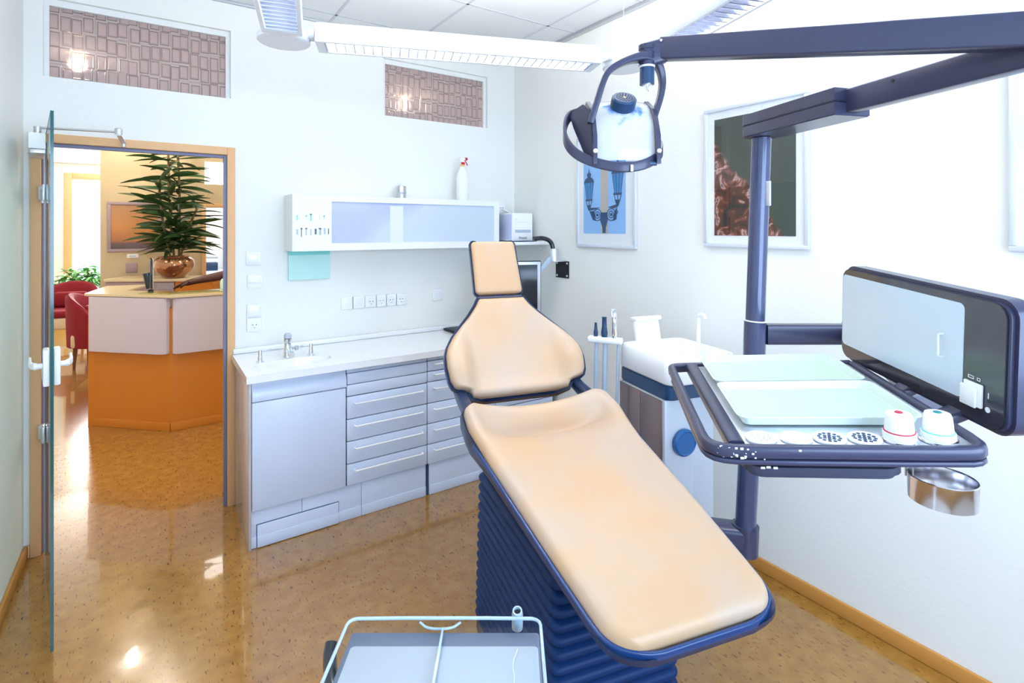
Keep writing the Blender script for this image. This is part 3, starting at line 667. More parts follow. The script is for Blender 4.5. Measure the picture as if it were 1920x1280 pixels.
# ================================================================== LUMINAIRES
def hull(w, h):
    return [(-w/2+.018, 0), (w/2-.018, 0), (w/2, .012), (w/2+.001, h*.45), (w/2-.018, h*.82), (w/2-.045, h), (-w/2+.045, h), (-w/2+.018, h*.82), (-w/2-.001, h*.45), (-w/2, .012)]
def luminaire(label, a, b, power=12):
    a = Vector(a); b = Vector(b); d = (b-a); Ln = d.length; d.normalize()
    mt = Matrix.Translation(a) @ Matrix.Rotation(math.atan2(d.y, d.x), 4, 'Z')
    t = thing('pendant_luminaire', label, 'ceiling lamp', mat4=mt, group='white louvred luminaires of the hanging light track')
    w_, h_ = .15, .095
    # housing: upper shell + side cheeks leaving a slot open below
    bm = B(); up = [(-.074, .0), (-.078, .012), (-.078, .045), (-.06, .078), (-.035, .095), (.035, .095), (.06, .078), (.078, .045), (.078, .012), (.074, .0), (.060, .0), (.060, .010), (.062, .045), (.03, .080), (-.03, .080), (-.062, .045), (-.060, .010), (-.060, .0)]
    sweep(bm, [(.0, 0, 0), (Ln, 0, 0)], up)
    for x0, x1 in ((0, .035), (Ln-.035, Ln)): box(bm, (x0, -.0598, .0005), (x1, .0598, .075), .0)
    obj('housing', bm, M['lum'], t)
    bm = B(); n = int((Ln-.07)/.038)
    for i in range(n+1):
        x = .04+i*(Ln-.08)/n
        g = bmesh.new(); P_ = [(x-.003, -.059, .002), (x+.003, -.059, .002), (x+.010, -.059, .032), (x-.010, -.059, .032)]
        q0 = [g.verts.new(p) for p in P_]; q1 = [g.verts.new((p[0], .059, p[2])) for p in P_]
        for k in range(4): g.faces.new((q0[k], q0[(k+1) % 4], q1[(k+1) % 4], q1[k]))
        g.faces.new(q0[::-1]); g.faces.new(q1); merge(bm, g)
    obj('louvre', bm, M['louvre'], t)
    bm = B(); tube(bm, [(.05, -.0, .055), (Ln-.05, -.0, .055)], .010, 10); obj('lamp_tube', bm, M['tube_on'], t)
    mid = mt @ Vector((Ln/2, 0, .1)); rz = math.atan2(d.y, d.x)
    l1 = area('ceiling_fill_light', mid+Vector((0, 0, .012)), (PI, 0, rz), Ln-.1, .08, power*.95, (1, .97, .93))  # added fill aimed at the ceiling, above the closed housing
    l2 = area('luminaire_downlight', mt @ Vector((Ln/2, 0, .048)), (0, 0, rz), Ln-.1, .05, power*1.15, (1, .96, .89))
    return t
def hub(label, p, r=.105):
    t = thing('luminaire_joint', label, 'lamp joint', p, 0, 'round joints of the hanging light track')
    bm = B(); lathe(bm, [(0, 0), (r*.93, 0), (r, .006), (r, .03), (r*.9, .045), (r*.55, .07), (0, .075)], 36); obj('joint_disc', bm, M['lum'], t)
    bm = B(); tube(bm, [(0, 0, .07), (0, 0, ZC-p[2]-.02)], .0012, 6); obj('suspension_wire', bm, M['steel'], t)
    bm = B(); lathe(bm, [(0, ZC-p[2]-.045), (.02, ZC-p[2]-.043), (.034, ZC-p[2]-.02), (.034, ZC-p[2]-.001), (0, ZC-p[2]-.001)], 20); obj('ceiling_rose', bm, M['white'], t)
    return t
ZL = 2.40
hA = K(-.965, 2.245, ZL+.008); hB = K(.56, 2.66, ZL+.022)
hub('white round joint between the two left luminaires', hA)
hub('white round joint behind the operating lamp arm', hB)
luminaire('long white louvred luminaire crossing in front of the rear transom', K(-.835, 2.270, ZL), K(.405, 2.560, ZL))
dA = (RV*.348+FV*-.937).normalized()
luminaire('white louvred luminaire at top left running out of the frame', Vector(hA)+dA*.13+Vector((0, 0, -.008)), Vector(hA)+dA*1.42+Vector((0, 0, -.008)))
dC = (RV*.283+FV*-.959).normalized()
luminaire('white louvred luminaire along the right wall above the operating lamp arm', Vector(hB)+dC*.13+Vector((0, 0, -.022)), Vector(hB)+dC*1.42+Vector((0, 0, -.022)))
for hh, dv in ((hA, (K(-.835, 2.27, 0)-K(-.965, 2.245, 0)).normalized()), (hA, dA), (hB, dC), (hB, (K(.405, 2.56, 0)-K(.56, 2.66, 0)).normalized())):
    bm = B(); c = Vector(hh)+Vector((0, 0, .04)); sweep(bm, [c+dv*.098, c+dv*.125], rrect(.06, .035, .008)); tag(obj('luminaire_connector', bm, M['lum']), 'short white link between a round joint and a luminaire', 'lamp connector', 'links of the hanging light track')

# ================================================================== DENTAL CHAIR
Q0 = .828
ch = thing('dental_chair', 'peach upholstered dental chair on a dark blue bellows base', 'dental chair', Q(Q0, 1.65, 0), CH)
def c_(x, s, z): return Vector((x, s-1.65, z))
PT = math.radians(13.1); SE = Vector((-.022, math.cos(PT), math.sin(PT))).normalized(); SN = Vector((0, -math.sin(PT), math.cos(PT)))
S0 = c_(.020, .985, .719); SL = 1.0
def seat_hw(s):
    pts = [(0, .232), (.3, .262), (.55, .282), (.75, .298), (.86, .312), (.95, .305), (1.0, .285)]
    for (a, x), (b, y) in zip(pts, pts[1:]):
        if s <= b: w0 = x+(y-x)*(s-a)/(b-a); break
    r = .075
    if s < r: w0 = w0-r+math.sqrt(max(0, r*r-(r-s)**2))
    r = .06
    if s > SL-r: w0 = w0-r+math.sqrt(max(0, r*r-(s-SL+r)**2))
    return w0
def g_(x, c, s): return math.exp(-((x-c)/s)**2)
def seat_z(w, s):
    u_ = abs(w)/.31; z = .0
    cen = max(0, 1-u_**2.2)
    z -= .090*g_(s, .872, .068)*max(0, 1-(abs(w)/.27)**3)                      # hollow of the seat
    z += .018*g_(s, .40, .25)*cen*.5
    z += (.044*max(0, (s-.68)/.32)**1.0)*min(1, u_**2)     # side bolsters
    z -= .012*max(0, (s-.93)/.07)*cen
    return z
def pad(bm, hw, zf, O, E, N, Ln, th, rnd=.035, ns=60, nw=36, bottom=True):
    """upholstery: O origin, E along, N outward normal; x across; th thickness"""
    rows = []
    for i in range(ns+1):
        t_ = i/ns; s = Ln*(.5-.5*math.cos(PI*t_)) if 1 else Ln*t_
        h = max(hw(s), .004); row = []
        for j in range(nw+1):
            w_ = h*math.sin((j/nw-.5)*PI)*1.0
            d = min(h-abs(w_), s, Ln-s)
            k = max(0, 1-d/rnd); drop = rnd*(1-math.sqrt(max(0, 1-k*k)))
            row.append(bm.verts.new(O+Vector((w_, 0, 0))+E*s+N*(zf(w_, s)-drop)))
        rows.append(row)
    for A, Bq in zip(rows, rows[1:]):
        for j in range(nw): bm.faces.new((A[j], A[j+1], Bq[j+1], Bq[j]))
    # skirt
    loop = rows[0]+[r[-1] for r in rows[1:]]+rows[-1][::-1][1:]+[r[0] for r in rows[1:-1]][::-1]
    lo = [bm.verts.new(v.co-N*(th-rnd)) for v in loop]; n = len(loop)
    for i in range(n): bm.faces.new((loop[i], lo[i], lo[(i+1) % n], loop[(i+1) % n]))
    if bottom: bm.faces.new(lo[::-1])
bm = B(); pad(bm, seat_hw, seat_z, S0, SE, SN, SL, .06, .032, bottom=False); obj('seat_cushion', bm, M['leather'], ch, angle=60)
# shell under the seat
bm = B(); rows = []; NS = 40
for i in range(NS+1):
    s = -.018+(SL+.03)*(.5-.5*math.cos(PI*i/NS)); sc = min(max(s, 0), SL)
    h = seat_hw(min(max(s*1.0, 0.0), SL)) if 0 < s < SL else 0
    # outline: offset of the pad outline by 16 mm
    ss = (s+.018)/(SL+.03)*SL; h = seat_hw(ss)+.007*min(1, (s+.018)/.02)*min(1, (SL+.012-s)/.02+.0)
    h = max(h, .01); dpt = .010+.095*max(0, min(1, s/.95))**1.3
    zb = seat_z(h, sc)*.9
    zr = -.046; sec = []
    for x, z in ((-h, zr+zb*.9), (-h-.004, zr-.012+zb*.9), (-h+.0, zr-.012-dpt*.3+zb*.5), (-h*.94, zr-.012-dpt*.7), (-h*.84, zr-.014-dpt), (h*.84, zr-.014-dpt), (h*.94, zr-.012-dpt*.7), (h, zr-.012-dpt*.3+zb*.5), (h+.004, zr-.012+zb*.9), (h, zr+zb*.9), (h-.014, zr+zb*.9-.004), (h*.7, zr-dpt*.75), (-h*.7, zr-dpt*.75), (-h+.014, zr+zb*.9-.004)):
        sec.append(bm.verts.new(S0+Vector((x, 0, 0))+SE*s+SN*(z+.012)))
    rows.append(sec)
for A, Bq in zip(rows, rows[1:]):
    for j in range(14): bm.faces.new((A[j], A[(j+1) % 14], Bq[(j+1) % 14], Bq[j]))
bm.faces.new(rows[0][::-1]); bm.faces.new(rows[-1]); obj('seat_shell', bm, M['rim'], ch, angle=50)
# bead running round the foot end
def beadpt(w_, s): return S0+Vector((w_, 0, 0))+SE*s+SN*-.036
bp_ = []
for i in range(13): s = .9*(1-i/12); bp_.append(beadpt(-(seat_hw(max(s, .08))+.012), s) if s > .07 else None)
left = [beadpt(-(seat_hw(s)+.006), s) for s in (.80, .55, .4, .25, .15, .09, .05, .02)]
front = [beadpt(x, -.014) for x in (-.15, -.07, 0, .07, .15)]
right = [beadpt(seat_hw(s)+.006, s) for s in (.02, .05, .09, .15, .25, .4, .55, .80)]
bm = B(); sweep(bm, smooth(left+front+right, 2), rrect(.012, .020, .005)); obj('shell_rim', bm, M['rimblue'], ch)
# backrest
BA = math.radians(55.3); BE = Vector((0, math.cos(BA), math.sin(BA))); BN = Vector((0, -math.sin(BA), math.cos(BA)))
B0 = c_(0, 2.085, .934); BLn = .455
def back_hw(t):
    pts = [(0, .215), (.028, .232), (.034, .262), (.042, .290), (.07, .305), (.13, .312), (.18, .308), (.22, .294), (.27, .262), (.32, .218), (.37, .170), (.42, .130), (.447, .114), (.455, .108)]
    for (a, x), (b, y) in zip(pts, pts[1:]):
        if t <= b: return x+(y-x)*(t-a)/(b-a)
    return pts[-1][1]
def back_z(w_, t):
    wing = max(0, min(1, (abs(w_)-.175)/.075)); wing = wing*wing*(3-2*wing); return .050*wing*g_(t, .12, .13)-.012*g_(w_, 0, .16)*g_(t, .2, .15)+.010*g_(t, .0, .05)
bm = B(); pad(bm, back_hw, back_z, B0, BE, BN, BLn, .05, .026, ns=60); obj('backrest_cushion', bm, M['leather'], ch, angle=60)
def shellpad(hw, zf, O, E, N, Ln, off, z1, z0, ns=48):
    bm = B(); rows = []
    for i in range(ns+1):
        t_ = Ln*(.5-.5*math.cos(PI*i/ns)); h = hw(t_)+off
        s = -off+(Ln+2*off)*t_/Ln
        zz = zf(hw(t_), t_)*.85
        rows.append([bm.verts.new(O+Vector((x, 0, 0))+E*s+N*z) for x, z in ((-h, z1+zz), (-h, z1-.018+zz), (-h*.85, z0), (h*.85, z0), (h, z1-.018+zz), (h, z1+zz), (h-.014, z1+zz-.004), (h*.7, z1-.028), (-h*.7, z1-.028), (-h+.014, z1+zz-.004))])
    for A, Bq in zip(rows, rows[1:]):
        for j in range(10): bm.faces.new((A[j], A[(j+1) % 10], Bq[(j+1) % 10], Bq[j]))
    bm.faces.new(rows[0][::-1]); bm.faces.new(rows[-1]); return bm
bm = shellpad(back_hw, back_z, B0, BE, BN, BLn, .010, -.024, -.085); obj('backrest_shell', bm, M['rim'], ch, angle=50)
# headrest
HA = math.radians(66); HE = Vector((0, math.cos(HA), math.sin(HA))); HN = Vector((0, -math.sin(HA), math.cos(HA)))
H0 = c_(0, 2.372, 1.320); HL = .268
def head_hw(t):
    w0 = .1175-.006*t/HL; r = .02
    if t < r: w0 = w0-r+math.sqrt(max(0, r*r-(r-t)**2))
    if t > HL-r: w0 = w0-r+math.sqrt(max(0, r*r-(t-HL+r)**2))
    return w0
bm = B(); pad(bm, head_hw, lambda a, b: 0, H0, HE, HN, HL, .045, .016, ns=30, nw=20); hd = obj('headrest_cushion', bm, M['leather'], ch, angle=60)
bm = shellpad(head_hw, lambda a, b: 0, H0, HE, HN, HL, .007, -.016, -.05); obj('headrest_shell', bm, M['rim'], ch, angle=50)
bm = B(); sweep(bm, [H0+HE*-.012+HN*-.03+Vector((-.108, 0, 0)), H0+HE*-.012+HN*-.03+Vector((.112, 0, 0))], rrect(.030, .018, .006)); 
sweep(bm, [B0+BE*.36+BN*-.06, H0+HE*.10+HN*-.045], rrect(.06, .02, .006)); obj('headrest_bracket', bm, M['dark'], ch)
# side hinges
for sx in (-1, 1):
    bm = B(); a = S0+SE*.965+SN*-.03+Vector((sx*.268, 0, 0)); b = B0+BE*.03+BN*-.04+Vector((sx*.262, 0, 0))
    sweep(bm, smooth([a+SE*-.12+SN*-.05, a, b, b+BE*.12+BN*-.015], 2), rrect(.045, .05, .014)); obj('recline_hinge', bm, M['rim'], ch)
# mechanism cover, bellows, base
bm = B(); box(bm, c_(-.19, 1.30, .648), c_(.20, 2.06, .69), .012)
g = bmesh.new(); vs = [g.verts.new(c_(x, s, z)) for x in (-.19, .20) for s, z in ((1.30, .66), (2.06, .66), (2.06, .85), (1.30, .735))]
g.faces.new(vs[:4]); g.faces.new(vs[4:][::-1])
for i in range(4): g.faces.new((vs[i], vs[(i+1) % 4], vs[4+(i+1) % 4], vs[4+i]))
bmesh.ops.bevel(g, geom=g.edges[:], offset=.012, segments=3, affect='EDGES'); merge(bm, g); obj('mechanism_cover', bm, M['beigeplas'], ch)
bm = B(); rings = []; n = 15; zb0, zb1 = .055, .640
for i in range(n*6+1):
    ph_ = i/6; z = zb0+(zb1-zb0)*i/(n*6); k = abs(math.sin(PI*ph_))**.55; off = -.020+.020*k
    sp = .012*(1-(z-zb0)/(zb1-zb0))
    xx0, xx1, s0, s1 = -.205-off-sp, .212+off+sp, 1.335-off-sp, 2.075+off+sp
    o_ = rrect(xx1-xx0, s1-s0, .03, 4); cxx, css = (xx0+xx1)/2, (s0+s1)/2
    rings.append([bm.verts.new(c_(cxx+a, css+b, z)) for a, b in o_])
for A, Bq in zip(rings, rings[1:]):
    for j in range(len(A)): bm.faces.new((A[j], A[(j+1) % len(A)], Bq[(j+1) % len(A)], Bq[j]))
bm.faces.new(rings[0][::-1]); bm.faces.new(rings[-1]); obj('bellows', bm, M['bellow'], ch, angle=70)
bm = B(); box(bm, c_(-.21, 1.33, .0), c_(.215, 2.08, .054), .015); obj('base_plate', bm, M['dark'], ch)

# ================================================================== WATER UNIT
wu = thing('cuspidor_unit', 'white dental water unit with spittoon basin beside the dental chair', 'water unit', Q(1.50, 2.05, 0), CH)
def u_(q, s, z): return Vector((q-1.50, s-2.05, z))
bm = B(); box(bm, u_(1.398, 1.885, .0), u_(1.555, 2.235, .893), .012); obj('front_body', bm, M['holder'], wu)
bm = B(); box(bm, u_(1.3945, 1.90, .02), u_(1.3982, 2.06, .885), .001); box(bm, u_(1.3945, 2.062, .02), u_(1.3982, 2.232, .885), .001); obj('steel_side_panel', bm, mat('steel_brown_reflection', (.30, .22, .20), .25, .8), wu)  # brown reflections on the stainless side are set into its colour
bm = B(); box(bm, u_(1.556, 1.93, .0), u_(1.70, 2.235, .893), .01); obj('rear_body', bm, M['holder'], wu)
bm = B(); prism(bm, [(a+.07, b) for a, b in rrect(.345, .385, .03, 5)], .895, .955, .004, mt=Matrix.Translation((0, 0, 0))); obj('dark_band', bm, M['navy'], wu)
# basin top: rounded block with dished bowl
bm = B(); ol = rrect(.375, .41, .05, 6); NB = len(ol); rings = []
for k, z in ((.97, .957), (1.0, .965), (1.0, 1.03), (.985, 1.058), (.955, 1.068), (.90, 1.066), (.84, 1.05), (.72, 1.01), (.5, .985), (.2, .98)):
    rings.append([bm.verts.new((.082+a*k, b*k, z)) for a, b in ol])
for A, Bq in zip(rings, rings[1:]):
    for j in range(NB): bm.faces.new((A[j], A[(j+1) % NB], Bq[(j+1) % NB], Bq[j]))
bm.faces.new(rings[0][::-1]); bm.faces.new(rings[-1]); obj('spittoon_basin', bm, M['gloss'], wu, angle=60)
bm = B(); tube(bm, smooth([u_(1.695, 2.03, 1.03), u_(1.697, 2.03, 1.20), u_(1.698, 2.025, 1.222), u_(1.703, 2.0, 1.222), u_(1.705, 1.995, 1.205)], 2), .0095, 12); obj('cup_filler', bm, M['gloss'], wu)
bm = B(); tube(bm, smooth([u_(1.65, 2.09, 1.03), u_(1.65, 2.085, 1.09), u_(1.63, 2.06, 1.09), u_(1.62, 2.05, 1.06)], 2), .006, 10); obj('rinse_spout', bm, M['gloss'], wu)
bm = B(); g = bmesh.new(); 
box(bm, (-.072, -.015, 0), (.072, .015, .125), .012, mt=Matrix.Translation(u_(1.565, 2.24, 1.05)) @ Matrix.Rotation(-.22, 4, 'X')); box(bm, (-.078, -.02, .115), (.078, .045, .14), .011, mt=Matrix.Translation(u_(1.565, 2.225, 1.05)) @ Matrix.Rotation(-.22, 4, 'X')); obj('cup_shelf', bm, M['white'], wu)
bm = B(); lathe(bm, [(0, 0), (.050, 0), (.058, .006), (.058, .018), (.050, .024), (.046, .020), (0, .020)], 32, mt=Matrix.Translation(u_(1.492, 1.884, .705)) @ Matrix.Rotation(PI/2, 4, 'X')); obj('blue_filter_cap', bm, M['blue'], wu)
bm = B(); lathe(bm, [(0, 0), (.006, 0), (.005, .004), (0, .005)], 12, mt=Matrix.Translation(u_(1.49, 1.884, .855)) @ Matrix.Rotation(PI/2, 4, 'X')); obj('screw', bm, M['steel'], wu)
# assistant's instrument holder
ih = thing('suction_holder', 'grey bracket holding suction handpieces beside the water unit', 'instrument holder', Q(1.36, 2.22, 1.085), CH)
def i_(q, s, z): return Vector((q-1.36, s-2.22, z-1.085))
a_ = i_(1.268, 2.305, 1.085); b_ = i_(1.378, 2.19, 1.085)
bm = B(); sweep(bm, [a_, b_], rrect(.05, .028, .008)); obj('holder_bar', bm, M['white'], ih)
def lp(k): return a_+(b_-a_)*k
for k, nm, m, prof in ((.20, 'saliva_ejector_tip', M['navy'], [(0, .015), (.010, .015), (.0115, .03), (.008, .05), (.006, .075), (.007, .08), (0, .081)]), (.47, 'suction_tip', M['navy'], [(0, .015), (.014, .015), (.0165, .035), (.012, .065), (.011, .105), (.013, .11), (0, .112)])):
    bm = B(); lathe(bm, prof, 16, lp(k)); obj(nm, bm, m, ih)
bm = B(); lathe(bm, [(0, .015), (.013, .015), (.013, .022), (0, .022)], 16, lp(.78)); box(bm, lp(.78)+Vector((-.010, -.010, .02)), lp(.78)+Vector((.010, .010, .135)), .006); tube(bm, smooth([lp(.78)+Vector((0, 0, .13)), lp(.78)+Vector((-.0, 0, .15)), lp(.78)+Vector((-.014, 0, .15)), lp(.78)+Vector((-.016, 0, .12))], 1), .006, 8); obj('syringe', bm, M['chrome'], ih)
for k, r_, ln in ((.22, .0095, .45), (.50, .012, .50), (.98, .007, .5)):
    p0 = lp(min(k, .9))+Vector((0, 0, -.012)); bm = B()
    tube(bm, smooth([p0, p0+Vector((-.006, -.004, -.15)), p0+Vector((-.008, .0, -.33)), p0+Vector((.0, .02, -ln)), p0+Vector((.012, .03, -ln-.08)) ], 2), r_, 10); obj('suction_hose', bm, M['tube'], ih)

# ================================================================== DELIVERY UNIT
def pose(r, f, z, rx, ry, rz):
    m = Euler((rx, ry, rz), 'XYZ').to_matrix().to_4x4()
    m2 = Matrix((RV, FV, Vector((0, 0, 1)))).transposed().to_4x4(); m2 = m2 @ m; m2.translation = K(r, f, z); return m2
TP = pose(.371, .864, 1.299, .048, -.059, -.164)
VP = pose(.749, 1.198, 1.364, .025, .067, -1.587)
# column
cb = K(.855, 1.95, .433); ct = K(.918, 1.95, 1.957)
co = thing('support_column', 'slate grey round column carrying the tray arm and the lamp arm', 'column', K(.855, 1.95, .433))
def k_(r, f, z): return K(r, f, z)-K(.855, 1.95, .433)
bm = B(); tube(bm, [k_(.858, 1.95, .52), k_(.890, 1.95, 1.145)], .0365, 28); tube(bm, [k_(.8945, 1.95, 1.285), k_(.918, 1.95, 1.955)], .0335, 28); obj('column_tube', bm, M['colm'], co)
bm = B(); tube(bm, [k_(.855, 1.95, .433), k_(.859, 1.95, .535)], .047, 28)
pa = k_(.855, 1.95, .49); pb = Q(1.12, 1.78, .49)-K(.855, 1.95, .433); sweep(bm, [pa, pb], rrect(.09, .085, .02)); 
obj('base_clamp', bm, M['dark'], co)
pc_ = B(); sweep(pc_, [pb, Q(1.12, 1.78, .30)-K(.855, 1.95, .433)], rrect(.09, .09, .02)) if 0 else None
pc_.free()
bm = B(); tube(bm, [k_(.890, 1.95, 1.148), k_(.8945, 1.95, 1.282)], .0385, 28); obj('swivel_collar', bm, M['colm'], co)
bm = B(); tube(bm, [k_(.8946, 1.95, 1.2825), k_(.8948, 1.95, 1.2865)], .0392, 28); tube(bm, [k_(.8893, 1.95, 1.1435), k_(.8896, 1.95, 1.148)], .0392, 28); obj('collar_ring', bm, M['white'], co)
bm = B(); sweep(bm, [k_(.93, 1.95, 1.236), k_(1.262, 1.95, 1.236)], rrect(.05, .072, .006)); 
tube(bm, [k_(1.262, 1.95, 1.195), k_(1.262, 1.95, 1.277)], .042, 24)
sweep(bm, [k_(1.262, 1.95, 1.236), k_(.96, 1.22, 1.228)], rrect(.05, .055, .006)); obj('tray_arm', bm, M['dark'], co)
bm = B(); box(bm, (-.006, -.012, -.045), (.006, .010, .045), .003, mt=Matrix.Translation(k_(.924, 1.918, 1.75))); obj('release_tab', bm, M['satin'], co)
# top housing
d2 = (RV*.243-FV*.970).normalized(); sd = Vector((-d2.y, d2.x, 0))
hz = 1.958; hp = k_(.914, 1.97, 0); hp.z = 0
def hpt(a, b, z): v = hp+d2*a+sd*b; v.z = z-.433; return v
g = bmesh.new(); ol = [(-.024, -.03), (-.018, -.052), (.0, -.064), (.405, -.064), (.405, .064), (.0, .064), (-.018, .052), (-.024, .03)]
bm = B()
for z0, z1 in ((hz, hz+.040), (hz+.0415, hz+.082)):
    g = bmesh.new(); lo = [g.verts.new(hpt(a, b, z0)) for a, b in ol]; up = [g.verts.new(hpt(a, b, z1)) for a, b in ol]
    g.faces.new(lo); g.faces.new(up[::-1])
    for i in range(8): g.faces.new((lo[i], lo[(i+1) % 8], up[(i+1) % 8], up[i]))
    bmesh.ops.bevel(g, geom=[e for e in g.edges if abs(e.verts[0].co.z-e.verts[1].co.z) < 1e-5], offset=.003, segments=2, affect='EDGES'); merge(bm, g)
obj('arm_housing', bm, M['dark'], co)
bm = B(); pA = hpt(.40, .0, hz+.046); pB = hpt(.91, .0, hz+.044); pA.z = pB.z; sweep(bm, [pA, pB], rrect(.045, .070, .005)); tube(bm, [pB+Vector((0, 0, -.04)), pB+Vector((0, 0, .035))], .04, 24); obj('swing_arm', bm, M['dark'], co)
bm = B(); lathe(bm, [(0, 0), (.005, 0), (.005, .002), (0, .002)], 10, mt=Matrix.Translation(hpt(.56, -.031, hz+.06)) @ rot_to(-sd).to_4x4()); lathe(bm, [(0, 0), (.005, 0), (.005, .002), (0, .002)], 10, mt=Matrix.Translation(hpt(.56, .031, hz+.06)) @ rot_to(sd).to_4x4()); obj('screw_hole', bm, M['black'], co)

# operating lamp
lpo = K(.42, 1.65, 2.10)
la = thing('operating_lamp', 'dental operating lamp with loop handle on a long slate spring arm', 'operating lamp', lpo)
def m_(r, f, z): return K(r, f, z)-lpo
joint = hpt(.91, .0, hz+.052)+K(.855, 1.95, .433); a1 = m_(.468, 1.655, 2.181)
a2 = Vector((joint.x, joint.y, 2.030))-lpo
dv = (a2-a1); 
bm = B(); sweep(bm, [a1, a2], rrect(.048, .067, .005), scales=[1, 1.1]); obj('spring_arm', bm, M['dark'], la)
sdv = dv.cross(Vector((0, 0, 1))).normalized()
bm = B(); lathe(bm, [(0, 0), (.004, 0), (.004, .0015), (0, .0015)], 10, mt=Matrix.Translation(a1+dv.normalized()*.010+Vector((0, 0, .022))+(sdv*.0265 if sdv.dot(FV) < 0 else -sdv*.0265)) @ rot_to(sdv if sdv.dot(FV) < 0 else -sdv).to_4x4()); obj('arm_rivet', bm, M['white'], la)
bm = B(); sweep(bm, [m_(.41, 1.65, 2.158), m_(.47, 1.655, 2.176)], rrect(.042, .074, .010))
for z0, z1 in ((2.128, 2.140), (2.148, 2.170), (2.178, 2.192)): tube(bm, [m_(.42, 1.65, z0), m_(.42, 1.65, z1)], .026, 24)
tube(bm, [m_(.42, 1.65, 2.128), m_(.42, 1.65, 2.192)], .022, 20); obj('pivot_fork', bm, M['dark'], la)
bm = B(); tube(bm, [m_(.42, 1.65, 2.070), m_(.42, 1.65, 2.122)], .0225, 24); obj('plug_barrel', bm, M['navy'], la)
bm = B(); tube(bm, [m_(.42, 1.65, 2.122), m_(.42, 1.65, 2.128)], .0245, 24); obj('plug_ring', bm, M['white'], la)
bm = B(); tube(bm, [m_(.42, 1.65, 2.071), m_(.42, 1.65, 2.055), m_(.423, 1.65, 2.048)], .003, 6); lathe(bm, [(0, -.001), (.017, -.001), (.017, .001), (0, .001)], 18, m_(.42, 1.65, 2.069)); obj('plug_pin', bm, M['chrome'], la)
yk = [m_(*p) for p in [(0.236, 1.60, 1.940), (0.258, 1.60, 2.01), (0.274, 1.60, 2.065), (0.292, 1.605, 2.10), (0.333, 1.615, 2.128), (0.385, 1.635, 2.150), (0.42, 1.65, 2.155), (0.452, 1.665, 2.145), (0.473, 1.675, 2.115), (0.476, 1.675, 2.06), (0.440, 1.665, 1.955)]]
yp = smooth(yk, 2); hubp = m_(.42, 1.65, 2.155)
bm = B(); sweep(bm, yp, rrect(.018, .030, .004), up=FV, scales=[1+.55*math.exp(-((p-hubp).length/.055)**2) for p in yp]); obj('yoke', bm, M['dark'], la)
# reflector back shell
bm = B(); prof = [(1.78, 2.043), (1.72, 2.038), (1.67, 2.022), (1.63, 1.993), (1.603, 1.95), (1.590, 1.90), (1.585, 1.86), (1.587, 1.828)]
prof = [tuple(v)[:2] for v in smooth([(a, b, 0) for a, b in prof], 1)]
rows = []
for i in range(13):
    t_ = i/12*2-1; rr = .344+.088*t_; ff = .035*(abs(t_)**3)*0+.0
    rows.append([bm.verts.new(m_(.342+.0885*t_*(1-.06*max(0, (z-1.95)/.09)), f+.010*t_*t_, z-.004*t_*t_)) for f, z in prof])
for A, Bq in zip(rows, rows[1:]):
    for j in range(len(A)-1): bm.faces.new((A[j], A[j+1], Bq[j+1], Bq[j]))
g = bm; bmesh.ops.solidify(g, geom=g.faces[:], thickness=.004) if hasattr(bmesh.ops, 'solidify') else None
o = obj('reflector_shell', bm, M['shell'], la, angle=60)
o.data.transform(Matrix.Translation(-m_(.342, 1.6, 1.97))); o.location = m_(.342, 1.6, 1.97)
# dark side cheeks + lens frame
for sx in (-1, 1):
    bm = B(); x = .342+sx*.0945
    ol = [(1.62, 1.985), (1.575, 1.90), (1.572, 1.815), (1.66, 1.82), (1.84, 1.93), (1.83, 2.03), (1.72, 2.035)]
    v0 = [bm.verts.new(m_(x-.006, f, z)) for f, z in ol]; v1 = [bm.verts.new(m_(x+.006, f, z)) for f, z in ol]
    bm.faces.new(v0); bm.faces.new(v1[::-1])
    for i in range(7): bm.faces.new((v0[i], v0[(i+1) % 7], v1[(i+1) % 7], v1[i]))
    obj('side_cheek', bm, M['dark'], la)
    bm = B(); lathe(bm, [(0, 0), (.007, 0), (.006, .005), (0, .007)], 14, mt=Matrix.Translation(m_(.342+sx*.0945, 1.5715, 1.853)) @ rot_to(-FV).to_4x4()); obj('cheek_knob', bm, M['white'], la)
bm = B(); sweep(bm, [m_(.252, 1.590, 1.817), m_(.432, 1.590, 1.817)], rrect(.022, .012, .004)); obj('lower_frame', bm, M['navy'], la)
# dark front visor seen at the left
bm = B(); pts = [(.196, 1.70, 2.0), (.222, 1.66, 2.012), (.240, 1.63, 1.985), (.244, 1.61, 1.93), (.243, 1.60, 1.875), (.240, 1.605, 1.84), (.225, 1.63, 1.845), (.195, 1.68, 1.94), (.186, 1.70, 1.98)]
v0 = [bm.verts.new(m_(*p)) for p in pts]; v1 = [bm.verts.new(m_(p[0]+.012, p[1]+.03, p[2])) for p in pts]
bm.faces.new(v0); bm.faces.new(v1[::-1]); n = len(pts)
for i in range(n): bm.faces.new((v0[i], v0[(i+1) % n], v1[(i+1) % n], v1[i]))
obj('side_visor', bm, M['dark2'], la)
bm = B(); lathe(bm, [(0, -.016), (.0385, -.016), (.0385, .022), (.034, .027), (0, .027)], 30, mt=Matrix.Translation(m_(.343, 1.640, 2.004)) @ Matrix.Rotation(0, 4, 'X') @ rot_to(-FV*.65+RV*.05+Vector((0, 0, .76))).to_4x4()); cp = obj('vent_cap', bm, M['navy'], la)
bm = B()
for rr, n in ((.009, 6), (.016, 11), (.0235, 16)):
    for i in range(n): lathe(bm, [(0, .0268), (.0024, .0268), (.0024, .0276), (0, .0276)], 6, (rr*math.cos(2*PI*i/n), rr*math.sin(2*PI*i/n), 0), mt=Matrix.Translation(m_(.343, 1.640, 2.004)) @ rot_to(-FV*.65+RV*.05+Vector((0, 0, .76))).to_4x4())
